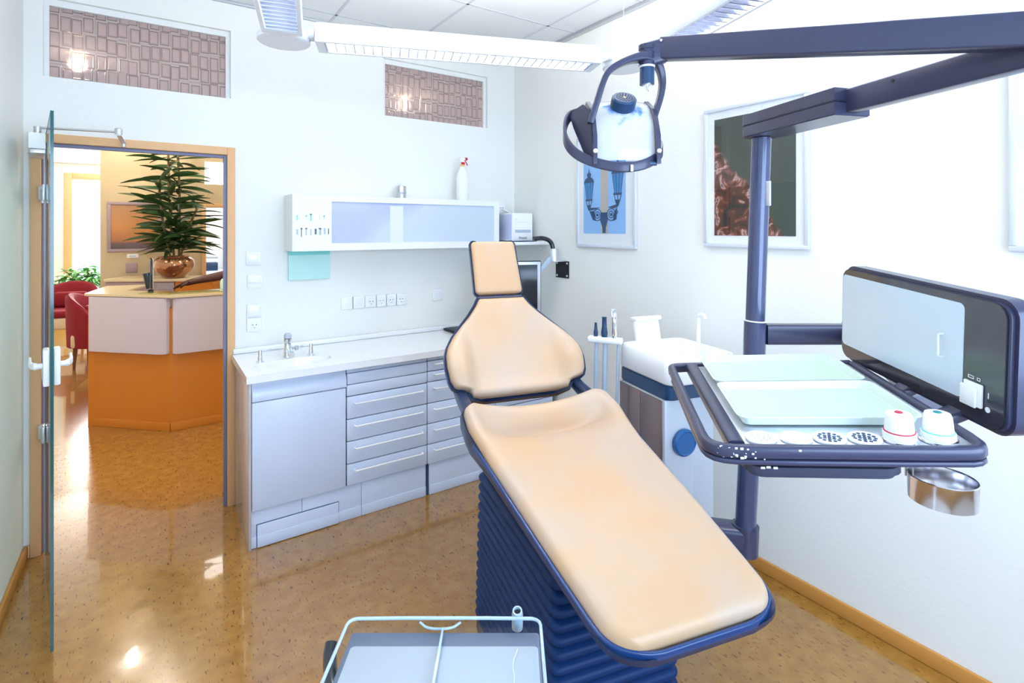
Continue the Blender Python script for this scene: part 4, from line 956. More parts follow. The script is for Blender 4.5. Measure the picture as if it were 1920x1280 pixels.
obj('vent_hole', bm, M['black'], cp)
bm = B(); lathe(bm, [(0, .0272), (.0045, .0272), (.003, .0285), (0, .029)], 10, mt=Matrix.Translation(m_(.343, 1.640, 2.004)) @ rot_to(-FV*.65+RV*.05+Vector((0, 0, .76))).to_4x4()); obj('bulb_glimpse', bm, M['yel'], cp)
rg = [m_(*p) for p in [(0.213, 1.73, 2.000), (0.186, 1.72, 1.99), (0.169, 1.69, 1.955), (0.163, 1.65, 1.90), (0.187, 1.615, 1.853), (0.24, 1.585, 1.820), (0.324, 1.565, 1.800), (0.399, 1.575, 1.812), (0.45, 1.61, 1.845), (0.470, 1.66, 1.879), (0.462, 1.72, 1.915), (.44, 1.76, 1.94)]]
bm = B(); sweep(bm, smooth(rg, 2), rrect(.010, .030, .004)); hr = obj('loop_handle', bm, M['dark'], la)
bm = B(); box(bm, (-.004, -.002, -.010), (.004, .002, .010), .002, mt=Matrix.Translation(m_(.352, 1.556, 1.800)) @ Matrix.Rotation(math.radians(YAW), 4, 'Z')); obj('focus_mark', bm, M['white'], hr)

# tray table
tr = thing('delivery_tray_frame', 'slate grey tray frame with side grip rails in front of the column', 'tray table', mat4=TP)
bm = B()
# outer moulding: front bar, right side, rail pair left
fb = rrect(.024, .026, .006)
sweep(bm, smooth([(-.063, .335, -.010), (-.063, .0, -.010), (-.061, -.042, -.010), (-.047, -.061, -.010), (-.015, -.067, -.010), (.14, -.067, -.010), (.288, -.067, -.010), (.310, -.061, -.010), (.319, -.042, -.010), (.319, .05, -.010), (.319, .345, -.010)], 1), rrect(.016, .020, .006))
sweep(bm, [(-.018, -.054, -.010), (-.018, .345, -.010)], rrect(.024, .022, .005))
sweep(bm, smooth([(-.063, .33, -.012), (-.060, .35, -.012), (-.045, .357, -.012), (.0, .357, -.012)], 1)+[(.318, .357, -.012)], rrect(.016, .020, .005))
obj('frame_rail', bm, M['dark'], tr)
bm = B(); sweep(bm, smooth([(-.063, .30, -.0245), (-.063, .0, -.0245), (-.061, -.042, -.0245), (-.047, -.061, -.0245), (-.015, -.0675, -.0245), (.288, -.0675, -.0245), (.310, -.061, -.0245), (.320, -.042, -.0245), (.320, .05, -.0245), (.320, .34, -.0245)], 1), rrect(.014, .008, .0025)); obj('lower_lip', bm, M['dark'], tr)
bm = B(); box(bm, (-.006, -.059, -.016), (.310, .345, -.006), .003); obj('insert_plate', bm, M['satin'], tr)
bm = B(); ol = rrect(.225, .30, .03, 5); prism(bm, [(a+.1045, b+.088) for a, b in ol], -.056, -.029, .008); prism(bm, [(a+.1045, b+.088) for a, b in rrect(.20, .27, .03, 5)], -.029, -.017); 
bx_ = obj('under_housing', bm, M['dark2'], tr)
# paint chips on the corner
bm = B(); random.seed(11)
for i in range(34):
    x = -.05+abs(random.gauss(0, .035)); z = random.uniform(-.018, -.002)
    y = -.0752 if x > -.016 else -.0752+(-.016-x)*.30
    s = random.uniform(.0006, .0018)
    box(bm, (x-s*1.3, y-.0006, z-s), (x+s*1.3, y+.0006, z+s), .0003, seg=1)
for p in ((.016, -.0625, -.037), (.024, -.0625, -.036), (.034, -.0625, -.037)): box(bm, Vector(p)-Vector((.003, .0008, .0015)), Vector(p)+Vector((.003, .0008, .0015)))
obj('paint_chip', bm, M['scratch'], tr)
# connecting pivot to arm under the table
inv = TP.inverted(); pe = inv @ K(.96, 1.22, 1.228)
bm = B(); sweep(bm, [(.16, .12, -.060), (.26, .22, -.058), pe], rrect(.05, .04, .006)); obj('pivot_arm', bm, M['dark'], tr)
# discs
def disc(label, x, kind, y=-.0355):
    mt = TP @ Matrix.Translation((x, y, -.0055)); t = thing('instrument_disc', label, 'tray insert', mat4=mt, group='round inserts along the front of the tray frame')
    bm = B(); lathe(bm, [(0, .0005), (.0222, .0005), (.0232, .003), (.0222, .0045), (.020, .004), (0, .0035)], 32); d = obj('disc_plate', bm, M['white'], t)
    bm = B()
    if kind == 'holes':
        for rr, n in ((0, 1), (.0072, 6), (.0142, 12)):
            for i in range(n): lathe(bm, [(0, .0034), (.0026, .0034), (.0026, .0046), (0, .0046)], 10, (rr*math.cos(2*PI*i/n+.2), rr*math.sin(2*PI*i/n+.2), 0))
        obj('hole', bm, M['navy'], t)
    elif kind == 'one':
        lathe(bm, [(0, .0034), (.005, .0034), (.005, .0046), (0, .0046)], 14); obj('hole', bm, M['navy'], t)
        bm = B(); lathe(bm, [(.0105, .0034), (.012, .0034), (.012, .0052), (.0105, .0052)], 24); obj('raised_ring', bm, M['white'], t)
    else:
        for rr, n in ((.006, 5), (.013, 9)):
            for i in range(n): lathe(bm, [(0, .0034), (.0013, .0034), (.0013, .0046), (0, .0046)], 8, (rr*math.cos(2*PI*i/n+.3), rr*math.sin(2*PI*i/n+.3), 0))
        obj('bur_hole', bm, M['steel'], t)
    return t
disc('leftmost round insert with tiny bur holes', .022, 'bur'); disc('round insert with a single hole, second from the grip rails', .073, 'one')
disc('perforated disc beside the single-hole insert', .121, 'holes'); disc('perforated disc beside the red-dotted cap', .170, 'holes')
for x, m, ring, lb in ((.2185, M['redp'], M['redp'], 'white ribbed cap with red dot on the tray frame'), (.2705, M['teal'], M['cyanline'], 'white ribbed cap with green dot on the tray frame')):
    t = thing('dispenser_cap', lb, 'cap', mat4=TP @ Matrix.Translation((x, -.0345, -.0055)), group='white caps at the right end of the tray frame')
    bm = B(); lathe(bm, [(0, .0005), (.0238, .0005), (.0240, .003), (.022, .0045), (.0, .0045)], 32); obj('metal_seat', bm, M['chrome'], t)
    bm = B(); lathe(bm, [(0, .0046), (.0215, .0046), (.0215, .013), (.020, .0138), (0, .0138)], 32); obj('cap_base', bm, M['white'], t)
    bm = B(); lathe(bm, [(0, .0139), (.0204, .0139), (.0204, .0150), (0, .0150)], 32); obj('colour_ring', bm, ring, t)
    bm = B(); n = 72; g = bmesh.new(); rr = []
    for r0, z in ((.0190, .0151), (.0184, .025), (.0175, .036), (.0160, .0405), (.0120, .042)):
        rr.append([g.verts.new(((r0-(.0006 if (i % 2 and z < .04) else 0))*math.cos(2*PI*i/n), (r0-(.0006 if (i % 2 and z < .04) else 0))*math.sin(2*PI*i/n), z)) for i in range(n)])
    for A, Bq in zip(rr, rr[1:]):
        for i in range(n): g.faces.new((A[i], A[(i+1) % n], Bq[(i+1) % n], Bq[i]))
    g.faces.new(rr[0][::-1]); g.faces.new(rr[-1]); merge(bm, g); obj('ribbed_cap', bm, M['white'], t, angle=70)
    bm = B(); lathe(bm, [(0, .0420), (.0055, .0420), (.005, .0428), (0, .043)], 18); obj('colour_dot', bm, m, t)
# waste ring
t = thing('cup_ring', 'open brushed steel ring holder hanging at the tray corner', 'ring holder', K(.637, .785, 1.252), math.radians(YAW))
bm = B(); lathe(bm, [(.0402, -.034), (.0414, -.034), (.0422, 0), (.0430, .0015), (.0420, .0025), (.0410, 0), (.0402, -.034)], 48)
bm.faces.ensure_lookup_table(); [bm.faces.remove(f) for f in [f for f in bm.faces if len(f.verts) > 4]]
rr0 = bm; sweepn = None
obj('steel_ring', bm, mat('ring_steel', (.60, .58, .62), .18, 1), t)
bm = B(); sweep(bm, [(-.02, .0385, -.014), (-.02, .0385, .012)], rrect(.014, .002, .0008), up=(0, 1, 0)); obj('ring_bracket', bm, M['steel'], t)
# two trays
def norm_tray(label, y0, y1, zz):
    t = thing('instrument_tray', label, 'tray', mat4=TP @ Matrix.Translation((0, 0, -.004)), group='pale metal trays side by side on the tray frame')
    w0, w1, z1 = .002, .276, .017
    bm = B()
    ol0 = rrect(.258, y1-y0-.018, .012, 4); ol1 = rrect(.270, y1-y0-.006, .016, 4); ol2 = rrect(.278, y1-y0-.001, .018, 4)
    cx_, cy_ = (w0+w1)/2, (y0+y1)/2
    rings = []
    for o_, z in ((ol2, z1-.0015), (ol2, z1), (ol1, z1), (ol0, .0035)): rings.append([bm.verts.new((cx_+a, cy_+b, z)) for a, b in o_])
    under = [[bm.verts.new((cx_+a*1.0, cy_+b, z)) for a, b in o_] for o_, z in ((ol1, z1-.0015), (ol0, .0015))]
    n = len(ol0)
    for A, Bq in zip(rings, rings[1:]):
        for j in range(n): bm.faces.new((A[j], A[(j+1) % n], Bq[(j+1) % n], Bq[j]))
    bm.faces.new(rings[-1])
    chain = [rings[0]]+under
    for A, Bq in zip(chain, chain[1:]):
        for j in range(n): bm.faces.new((A[j], Bq[j], Bq[(j+1) % n], A[(j+1) % n]))
    bm.faces.new(under[-1]); obj('tray_pan', bm, M['tray'], t)
    bm = B(); prism(bm, [(cx_+a*.97, cy_+b*.97) for a, b in ol0], .0037, .0045); obj('paper_liner', bm, M['traypad'], t)
norm_tray('pale green lined tray nearer the front of the tray frame', .004, .182, 0); norm_tray('pale green lined tray farther back on the tray frame', .186, .362, 0)
# film viewer
vi = thing('xray_film_viewer', 'wide x-ray film viewer with dark glass face above the trays', 'film viewer', mat4=VP)
# local x: towards the room window, y: away from the glass face (+y = behind), z up. face at y=0
bm = B(); ol = rrect(.418, .212, .030, 6); mt = Matrix.Translation((.203, 0, .071)) @ Matrix.Rotation(PI/2, 4, 'X')
side = 1
prism(bm, ol, 0, -.036, .006, mt=Matrix.Translation((.203, .0005, .071)) @ Matrix.Rotation(PI/2, 4, 'X')); obj('viewer_rim', bm, M['dark'], vi)
bm = B(); prism(bm, rrect(.404, .198, .024, 6), 0, .0022, .0006, mt=Matrix.Translation((.1985, .0003, .071)) @ Matrix.Rotation(PI/2, 4, 'X')); obj('glass_face', bm, M['face'], vi)
bm = B(); prism(bm, rrect(.326, .157, .010, 4), .0023, .0032, mt=Matrix.Translation((.1625, .0003, .0785)) @ Matrix.Rotation(PI/2, 4, 'X')); obj('diffuser_screen', bm, M['lit'], vi)
bm = B(); box(bm, (.012, .037, -.022), (.40, .085, .165), .012); obj('rear_housing', bm, M['white'], vi)
bm = B(); tube(bm, smooth([(.285, -.003, .097), (.285, -.012, .097), (.285, -.012, .092)], 1)+smooth([(.286, -.012, .063), (.286, -.012, .058), (.286, -.003, .058)], 1), .0018, 6); obj('handle_reflection', bm, M['white'], vi)  # modelled bar stands in for a door handle reflected in the glass
bm = B(); box(bm, (.332, -.0075, -.002), (.366, -.0023, .036), .002); box(bm, (.331, -.012, -.003), (.360, -.0075, .030), .0015, mt=Matrix.Translation((0, 0, 0))); obj('rocker_switch', bm, M['white'], vi)
bm = B()
def fr_(x0, z0, x1, z1, t=.0009):
    for a, b in (((x0, z0), (x1, z0+t)), ((x0, z1-t), (x1, z1)), ((x0, z0), (x0+t, z1)), ((x1-t, z0), (x1, z1))): box(bm, (a[0], -.0028, a[1]), (b[0], -.0023, b[1]))
fr_(.336, .0395, .347, .0445); fr_(.353, .0395, .359, .0445); box(bm, (.3735, -.0028, .018), (.3748, -.0023, .027))
lathe(bm, [(.0032, .0023), (.0044, .0023), (.0044, .0028), (.0032, .0028)], 20, mt=Matrix.Translation((.3735, 0, .0)) @ Matrix.Rotation(PI/2, 4, 'X')); obj('switch_marks', bm, M['white'], vi)
inv2 = VP.inverted(); q1 = inv2 @ (TP @ Vector((.316, .20, -.03))); q2 = inv2 @ (TP @ Vector((.316, .08, -.03)))
bm = B(); sweep(bm, [q1, Vector((q1.x, .03, -.02))], rrect(.03, .02, .004)); sweep(bm, [q2, Vector((q2.x, .03, -.02))], rrect(.03, .02, .004)); obj('mounting_foot', bm, M['dark'], vi)

# ================================================================== FOREGROUND ACRYLIC TRAY
# clear tray: z 1.05 at rim
ac = thing('acrylic_tray', 'clear acrylic divided tray at the bottom edge of the photo', 'tray', K(-.10, .62, 1.03), math.radians(YAW))
# local x right, y forward
def rim_ol(inset): return [(-.139+inset, -.16), (.142-inset, -.16), (.142-inset, .155-inset), (-.139+inset, .155-inset)]
pth = smooth([(-.139, -.22, .02), (-.139, .14, .02), (-.136, .153, .02), (-.124, .158, .02), (.126, .158, .02), (.139, .153, .02), (.142, .14, .02), (.142, -.22, .02), ], 1)
bm = B(); sweep(bm, pth, rrect(.0045, .004, .0015)); obj('tray_rim', bm, M['acrylrim'], ac)
bm = B()
for a, b in (((-.1395, -.22, .006), (-.1370, .15, .018)), ((.1395, -.22, .006), (.1425, .15, .018)), ((-.13, .1555, .006), (.134, .158, .018)), ((-.1370, -.22, .006), (.1395, .1555, .0078))): box(bm, a, b)
obj('tray_wall', bm, M['acryl'], ac)
bm = B(); box(bm, (-.0015, -.22, .0079), (.0015, .148, .014)); obj('divider', bm, M['acrylrim'], ac)
bm = B(); sweep(bm, smooth([(-.035, .156, .0155), (-.022, .150, .010), (.012, .150, .010), (.025, .156, .0155)], 2), rrect(.003, .003, .001)); obj('finger_notch', bm, M['acrylrim'], ac)
bm = B(); tube(bm, smooth([(-.11, -.16, +.0084), (0, -.13, +.0084), (.08, -.03, +.0084), (.105, .06, +.0084), (.10, .09, +.0084), (.108, .115, +.0084)], 2), .0005, 5); obj('hair_crack', bm, M['scratch'], ac)
cv = thing('tray_table_cover', 'pale grey table cover under the clear acrylic tray', 'table', K(-.10, .62, .996), math.radians(YAW))
bm = B(); box(bm, (-.128, -.24, .0), (.138, .128, .0392), .006); obj('pale_cover', bm, M['lightgrey'], cv)
bm = B(); box(bm, (-.134, -.24, -.012), (.1395, .154, .0372), .004); obj('slate_base', bm, M['slategrey'], cv)
bm = B(); tube(bm, smooth([(-.12, .07, -.022), (-.148, .115, -.016), (-.166, .150, .002), (-.167, .165, .012)], 2), .0095, 12); tube(bm, [(-.15, .0, -.01), (-.138, .05, -.006)], .010, 10); obj('grip_knob', bm, M['blackg'], cv)
bm = B(); box(bm, (-.05, -.20, -.99), (.05, -.10, -.013), .01); obj('table_post', bm, M['white'], cv)
sp = thing('suction_spout', 'short clear hollow spout standing at the far right of the acrylic tray', 'spout', K(.008, .795, 1.028), math.radians(YAW))
bm = B(); lathe(bm, [(.0060, -.005), (.0085, -.005), (.0085, .022), (.0072, .030), (.0050, .030), (.0050, -.004)], 20, mt=Matrix.Rotation(.35, 4, 'X')); [bm.faces.remove(f) for f in [f for f in bm.faces if len(f.verts) > 4]]
obj('clear_tube', bm, M['acrylrim'], sp)
bm = B(); lathe(bm, [(0, .024), (.0052, .024), (.0052, .0255), (0, .0255)], 16, mt=Matrix.Rotation(.35, 4, 'X')); obj('spout_bore', bm, M['black'], sp)

# ================================================================== RECEPTION ROOM BEYOND THE DOOR
RC = 2.72
struct('wall_reception_front', box(B(), (-3, YB+WT, RC), (4, 11.6, RC+.1)), M['wall_plain']).name = 'ceiling_reception'
struct('wall_reception_side', box(B(), (-3.0, YB+WT, 0), (-2.9, 11.5, RC)), M['wall'])
struct('wall_reception_right', box(B(), (3.6, YB+WT, 0), (3.7, 11.5, RC)), M['wall'])
struct('wall_reception_near_left', box(B(), (-2.9, YB, 0), (XL-.15, YB+WT, RC)), M['wall'])
struct('wall_reception_near_right', box(B(), (XR+.15, YB, 0), (3.6, YB+WT, RC)), M['wall'])
YP = 7.0
struct('wall_partition', holes(B(), -.46, 3.6, 0, RC, [(.50, 1.35, 0, 1.875), (.485, 1.35, 2.14, 2.40)], YP, YP+.12), [M['beige']])
WN = (-1.225, .35, .35, 2.56)
struct('wall_window', holes(B(), -2.9, 3.6, 0, RC, [WN], 11.4, 11.5), M['wall'])
bm = B()
for x0, x1, z0, z1 in ((WN[0], WN[0]+.11, WN[2], WN[3]), (WN[1]-.1, WN[1], WN[2], WN[3]), (WN[0]+.11, WN[1]-.1, WN[3]-.11, WN[3]), (WN[0]+.11, WN[1]-.1, WN[2], WN[2]+.12)): box(bm, (x0, 11.38, z0), (x1, 11.44, z1), .008)
struct('window_4', bm, M['beech'])
# doorway of the partition
bm = B(); box(bm, (.455, YP-.015, 0), (.50, YP+.13, 1.92), .004); box(bm, (1.35, YP-.015, 0), (1.395, YP+.13, 1.92), .004); box(bm, (.50, YP-.015, 1.875), (1.35, YP+.13, 1.92), .004)
struct('door_2', bm, M['beech'])
bm = B(); box(bm, (.49, YP+.05, 2.142), (1.35, YP+.06, 2.398)); struct('window_5', bm, M['winlight'])
struct('wall_lab', box(B(), (.2, 9.2, 0), (3.5, 9.25, RC)), M['wall_plain'])
area('lab_light', (1.2, 8.3, 2.6), (0, 0, 0), 1.4, 1.4, 55, (.85, .93, 1))
for i, (x, y) in enumerate(((-.39, 4.25), (1.71, 4.12), (-.17, 6.55), (.06, 5.82), (-1.3, 5.2), (1.15, 4.9), (2.35, 6.0))):
    bm = B(); lathe(bm, [(0, 0), (.04, 0), (.045, .006), (0, .010)], 18, (x, y, RC-.012)); tag(obj('ceiling_spotlight', bm, M['spot_on']), 'small warm ceiling spotlight glowing in the reception room', 'spotlight', 'reception ceiling spotlights')
    d_ = bpy.data.lights.new('spotlight_bulb', 'POINT'); d_.energy = 7 if y > 6.3 else 17; d_.color = (1, .92, .80); d_.shadow_soft_size = .05; o_ = bpy.data.objects.new('spotlight_bulb', d_); C.objects.link(o_); o_.location = (x, y, RC-.07)
# lab furniture
lb = thing('lab_shelf', 'white laboratory cabinet with dark equipment seen through the far doorway', 'cabinet', (.86, 9.0, 0))
bm = B(); box(bm, (-.35, -.25, 0), (.05, .15, 1.02), .01); obj('cabinet_body', bm, M['cab'], lb)
bm = B(); box(bm, (-.24, -.20, 1.02), (-.08, .0, 1.14), .01); obj('dark_instrument', bm, M['navy'], lb)
bm = B(); box(bm, (-.22, -.2, 1.2), (-.08, .0, 1.23), .005); box(bm, (-.24, -.02, 1.02), (-.225, .0, 1.5)); obj('instrument_rack', bm, M['tube'], lb)
bm = B(); box(bm, (.07, -.05, 0), (.30, .15, 1.75), .01); obj('tall_panel', bm, M['tube'], lb)

# reception desk
dp = [Vector((-.408, 5.573)), Vector((.115, 5.065)), Vector((.86, 5.085))]
rd = thing('reception_desk', 'angled reception desk with orange base and pale mauve upper panels', 'reception desk', (.115, 5.065, 0))
def R2(p, off=0.0): return Vector((p[0]-.115, p[1]-5.065))
def wallseg(bm, a, b, th, z0, z1, bev=.0, out=0):
    a = R2(a); b = R2(b); d = (b-a); Ln = d.length; ang = math.atan2(d.y, d.x)
    box(bm, (0, -out, z0), (Ln, th-out, z1), bev, mt=Matrix.Translation((a.x, a.y, 0)) @ Matrix.Rotation(ang, 4, 'Z'), seg=3)
bm = B(); wallseg(bm, dp[0], dp[1], .04, .0, .99); wallseg(bm, dp[1], dp[2], .04, .0, .99); wallseg(bm, (-.408, 5.573), (-.25, 6.15), .04, 0, .99, 0, -.0); obj('orange_base', bm, M['orange'], rd)
bm = B(); wallseg(bm, dp[0], dp[1], .012, .0, .065, .003, .012); wallseg(bm, dp[1], dp[2], .012, .0, .065, .003, .012); obj('desk_skirting', bm, M['orange'], rd)
for a, b in ((dp[0], dp[1]), (dp[1], dp[2])):
    d = (b-a).normalized(); nr = Vector((d.y, -d.x))
    a2 = a+d*(.01 if a is dp[1] else -.03); b2 = b-d*(.01 if b is dp[1] else 0)
    bm = B(); A0 = R2(a2)+nr*.012; B0_ = R2(b2)+nr*.012; Ln = (B0_-A0).length
    g = bmesh.new(); ol = [(0, .02), (.006, -.012), (.03, -.032), (.07, -.038), (Ln-.07, -.038), (Ln-.03, -.032), (Ln-.006, -.012), (Ln, .02)]
    prism(bm, ol, .622, 1.068, .003, mt=Matrix.Translation((A0.x, A0.y, 0)) @ Matrix.Rotation(math.atan2(d.y, d.x), 4, 'Z')); obj('upper_panel', bm, M['deskp'], rd)
bm = B(); 
wallseg(bm, (-.45, 5.575), (-.12, 6.60), .30, 1.072, 1.095, .004, .30) if 0 else None
top = [(-.47, 5.585), (.113, 5.005), (.87, 5.025), (.87, 5.30), (.20, 5.28), (-.19, 5.65), (-.05, 6.15), (-.36, 6.22)]
prism(bm, [(x-.115, y-5.065) for x, y in top], 1.072, 1.094, .004); obj('desk_top', bm, M['countertop'], rd)
bm = B(); prism(bm, [(x-.115, y-5.065) for x, y in [(-.10, 5.26), (.12, 5.045), (.86, 5.065), (.86, 5.25), (.18, 5.23), (.0, 5.40)]], 1.0945, 1.104, .002); obj('glass_ledge', bm, M['tglass'], rd)
# monitor on desk seen edge-on
t = thing('desk_monitor', 'thin black desk monitor seen edge-on at the reception desk', 'monitor', (-.02, 5.40, 1.1045), math.radians(91))
bm = B(); box(bm, (-.12, -.02, .0), (.12, .02, .012), .004); obj('stand_foot', bm, M['blackg'], t)
bm = B(); box(bm, (-.17, -.012, .03), (.17, .006, .27), .006); sweep(bm, [(0, .006, .02), (0, .03, .15)], rrect(.05, .03, .006)); obj('display_shell', bm, M['blackg'], t)
bm = B(); box(bm, (-.17, -.017, .03), (.17, -.0121, .27), .002); obj('silver_bezel', bm, M['satin'], t)
# back counter
bc = thing('back_counter', 'low counter behind the desk with mauve drawers and orange end', 'counter', (0, 6.4, 0))
def bseg(bm, a, b, th, z0, z1, bev=0, out=0):
    d = Vector(b)-Vector(a); box(bm, (0, -out, z0), (d.length, th-out, z1), bev, mt=Matrix.Translation((a[0], a[1]-6.4, 0)) @ Matrix.Rotation(math.atan2(d.y, d.x), 4, 'Z'))
ba, bb = (-.40, 6.62), (.50, 6.10)
ba, bb, bmid = Vector(ba), Vector(bb), None; bd = (bb-ba).normalized(); bmid = ba+bd*.66
bm = B(); bseg(bm, ba, bb, .36, 1.10, 1.13, .004, .02); obj('counter_top', bm, M['countertop'], bc)
bm = B(); bseg(bm, ba+bd*.01, bmid, .33, 0, 1.10); obj('mauve_cabinet', bm, M['mauve'], bc)
bm = B(); bseg(bm, bmid+bd*.01, bb-bd*.01, .33, 0, 1.10); obj('orange_cabinet', bm, M['orange'], bc)
bm = B()
for z in (1.07, 1.05, 1.03): bseg(bm, ba+bd*.50, ba+bd*.64, .004, z, z+.006, 0, .004)
obj('vent_slats', bm, M['tube'], bc)
bm = B(); bseg(bm, ba+bd*.53, ba+bd*.64, .004, .985, 1.005, 0, .004); obj('slot', bm, M['black'], bc)
# plant pot
pp = thing('potted_dracaena', 'tall dark-leaved plant in a glossy bronze pot on the back counter', 'potted plant', (.175, 6.36, 1.13))
bm = B(); lathe(bm, [(0, .001), (.085, .001), (.105, .012), (.160, .07), (.183, .125), (.175, .175), (.150, .205), (.135, .212), (.140, .218), (.128, .220), (.122, .20), (0, .19)], 40); obj('bronze_pot', bm, M['bronze'], pp)
bm = B(); lathe(bm, [(0, .195), (.12, .195), (.1, .205), (0, .21)], 24); obj('soil', bm, M['soil'], pp)
def leaf(bm, p, d, ln, wd, droop=.3, fold=.25, roll=0):
    d = Vector(d).normalized(); side = d.cross(Vector((0, 0, 1)))
    if side.length < .1: side = Vector((1, 0, 0))
    side.normalize(); side = Matrix.Rotation(roll, 3, d) @ side; n = 6; L_ = []; Rr = []; Cc = []
    pos = Vector(p); dr = d.copy()
    for i in range(n+1):
        t_ = i/n; w_ = wd*math.sin(PI*min(1, t_*.92+.06))**.7; up = side.cross(dr)*-1
        L_.append(bm.verts.new(pos-side*w_/2+Vector((0, 0, w_*fold)))); Rr.append(bm.verts.new(pos+side*w_/2+Vector((0, 0, w_*fold)))); Cc.append(bm.verts.new(pos))
        dr = (dr+Vector((0, 0, -droop/n))).normalized(); pos = pos+dr*ln/n
    for i in range(n):
        bm.faces.new((L_[i], Cc[i], Cc[i+1], L_[i+1])); bm.faces.new((Cc[i], Rr[i], Rr[i+1], Cc[i+1]))
random.seed(21)
bm = B(); bs = B()
stems = [((0, 0), (-.05, .02), 1.12), ((.04, .01), (.02, -.03), 1.25), ((-.03, -.02), (-.13, .03), .80), ((.05, -.02), (.20, -.02), .52)]
for (a, b), (c, d), hh in stems:
    p0 = Vector((a, b, .19)); p1 = Vector((c, d, .19+hh)); pts = smooth([p0, (p0+p1)/2+Vector((random.uniform(-.03, .03), .02, 0)), p1], 2)
    tube(bs, pts, .011, 8)
    n = int(hh*40)
    for i in range(n):
        t_ = .12+.88*(i/n); p = p0+(p1-p0)*t_; a_ = i*2.4+random.uniform(-.3, .3)
        ln = random.uniform(.26, .43)*(1.0 if t_ < .9 else .8); el = random.uniform(-.05, .35)+(.5 if t_ > .95 else 0)
        leaf(bm, p, (math.cos(a_), math.sin(a_)*.9, el), ln, random.uniform(.040, .060), random.uniform(.0, .4), .25, random.uniform(-1.2, 1.2))
for i in range(46):
    a_ = random.uniform(0, 2*PI); leaf(bm, (random.uniform(-.06, .1), random.uniform(-.06, .06), .24+random.uniform(0, .2)), (math.cos(a_), math.sin(a_), random.uniform(.0, .9)), random.uniform(.22, .38), .040, random.uniform(.2, .7), .25, random.uniform(-1.2, 1.2))
obj('foliage', bm, M['leaf'], pp); obj('stem', bs, M['stem'], pp)
# picture + plates on the beige wall
t = thing('framed_print', 'grey framed orange sunset print on the beige reception wall', 'picture', (-.165, YP, 1.648))
bm = B(); W2, H2 = .235, .265
for a, b in (((-W2, -.02, -H2), (W2, 0, -H2+.03)), ((-W2, -.02, H2-.03), (W2, 0, H2)), ((-W2, -.02, -H2+.03), (-W2+.03, 0, H2-.03)), ((W2-.03, -.02, -H2+.03), (W2, 0, H2-.03))): box(bm, a, b, .003)
obj('frame', bm, M['mauve'], t)
m, tt, b_n = nt('print_sunset'); tc = tt.nodes.new('ShaderNodeTexCoord'); spx = tt.nodes.new('ShaderNodeSeparateXYZ'); tt.links.new(tc.outputs['Generated'], spx.inputs[0])
rr_ = ramp(tt, spx.outputs[2], [(0, (.10, .07, .09)), (.13, (.16, .10, .10)), (.17, (.42, .16, .06)), (.5, (.62, .27, .08)), (1, (.45, .24, .12))]); tt.links.new(rr_.outputs[0], b_n.inputs['Base Color'])
bm = B(); box(bm, (-W2+.03, -.008, -H2+.03), (W2-.03, -.002, H2-.03)); obj('sunset_print', bm, m, t)
t = thing('wall_plate', 'small white double plate under the framed print', 'cover plate', (-.185, YP, 1.335)); bm = B(); box(bm, (-.05, -.012, -.022), (.05, 0, .022), .003); obj('plate', bm, M['white'], t); bm = B(); box(bm, (-.03, -.014, -.01), (.03, -.0121, .01)); obj('plate_insert', bm, M['holder'], t)
t = thing('wall_plate', 'pale wall box low behind the desk monitor', 'cover plate', (-.195, YP, 1.21)); bm = B(); box(bm, (-.05, -.015, -.05), (.05, 0, .05), .003); obj('plate', bm, M['mauve'], t)

# armchairs
def armchair(label, x, y, rz):
    t = thing('armchair', label, 'armchair', (x, y, 0), rz, 'red tub armchairs in the waiting area')
    # faces -y locally
    bm = B(); box(bm, (-.30, -.30, .24), (.30, .28, .40), .03, seg=3); obj('cream_base', bm, M['cream'], t)
    bm = B(); box(bm, (-.25, -.31, .402), (.25, .22, .50), .035, seg=3); obj('seat', bm, M['red'], t)
    bm = B(); n = 24; rows = []
    for i in range(n+1):
        a = math.radians(-12+204*i/n); cxx, cyy = .33*math.cos(a), .05+.30*math.sin(a)
        if i == 0: cyy = -.29; 
        if i == n: cyy = -.29
        zt_ = .60+.26*max(0, math.sin(a))**.7
        nx, ny = math.cos(a), math.sin(a)
        rows.append([bm.verts.new((cxx-nx*.04, cyy-ny*.04, .30)), bm.verts.new((cxx+nx*.03, cyy+ny*.03, .24)), bm.verts.new((cxx+nx*.045, cyy+ny*.045, zt_-.03)), bm.verts.new((cxx+nx*.01, cyy+ny*.01, zt_)), bm.verts.new((cxx-nx*.035, cyy-ny*.035, zt_-.03))])
    for A, Bq in zip(rows, rows[1:]):
        for j in range(5): bm.faces.new((A[j], A[(j+1) % 5], Bq[(j+1) % 5], Bq[j]))
    bm.faces.new(rows[0]); bm.faces.new(rows[-1][::-1]); obj('tub_back', bm, M['red'], t, angle=60)
    bm = B(); box(bm, (-.20, .10, .50), (.20, .20, .72), .045, seg=3, mt=Matrix.Identity(4)); obj('back_cushion', bm, M['red'], t)
    for sx in (-1, 1):
        for sy in (-1, 1):
            bm = B(); sweep(bm, [(sx*.25, sy*.24, .24), (sx*.26, sy*.25, .0)], rrect(.045, .045, .01), scales=[1, .6]); obj('leg', bm, M['wood'], t)
    return t
armchair('red and cream tub armchair facing the door under the window plant', -1.02, 9.80, math.radians(-12))
armchair('red and cream tub armchair half hidden behind the reception desk', -.47, 8.15, math.radians(80))
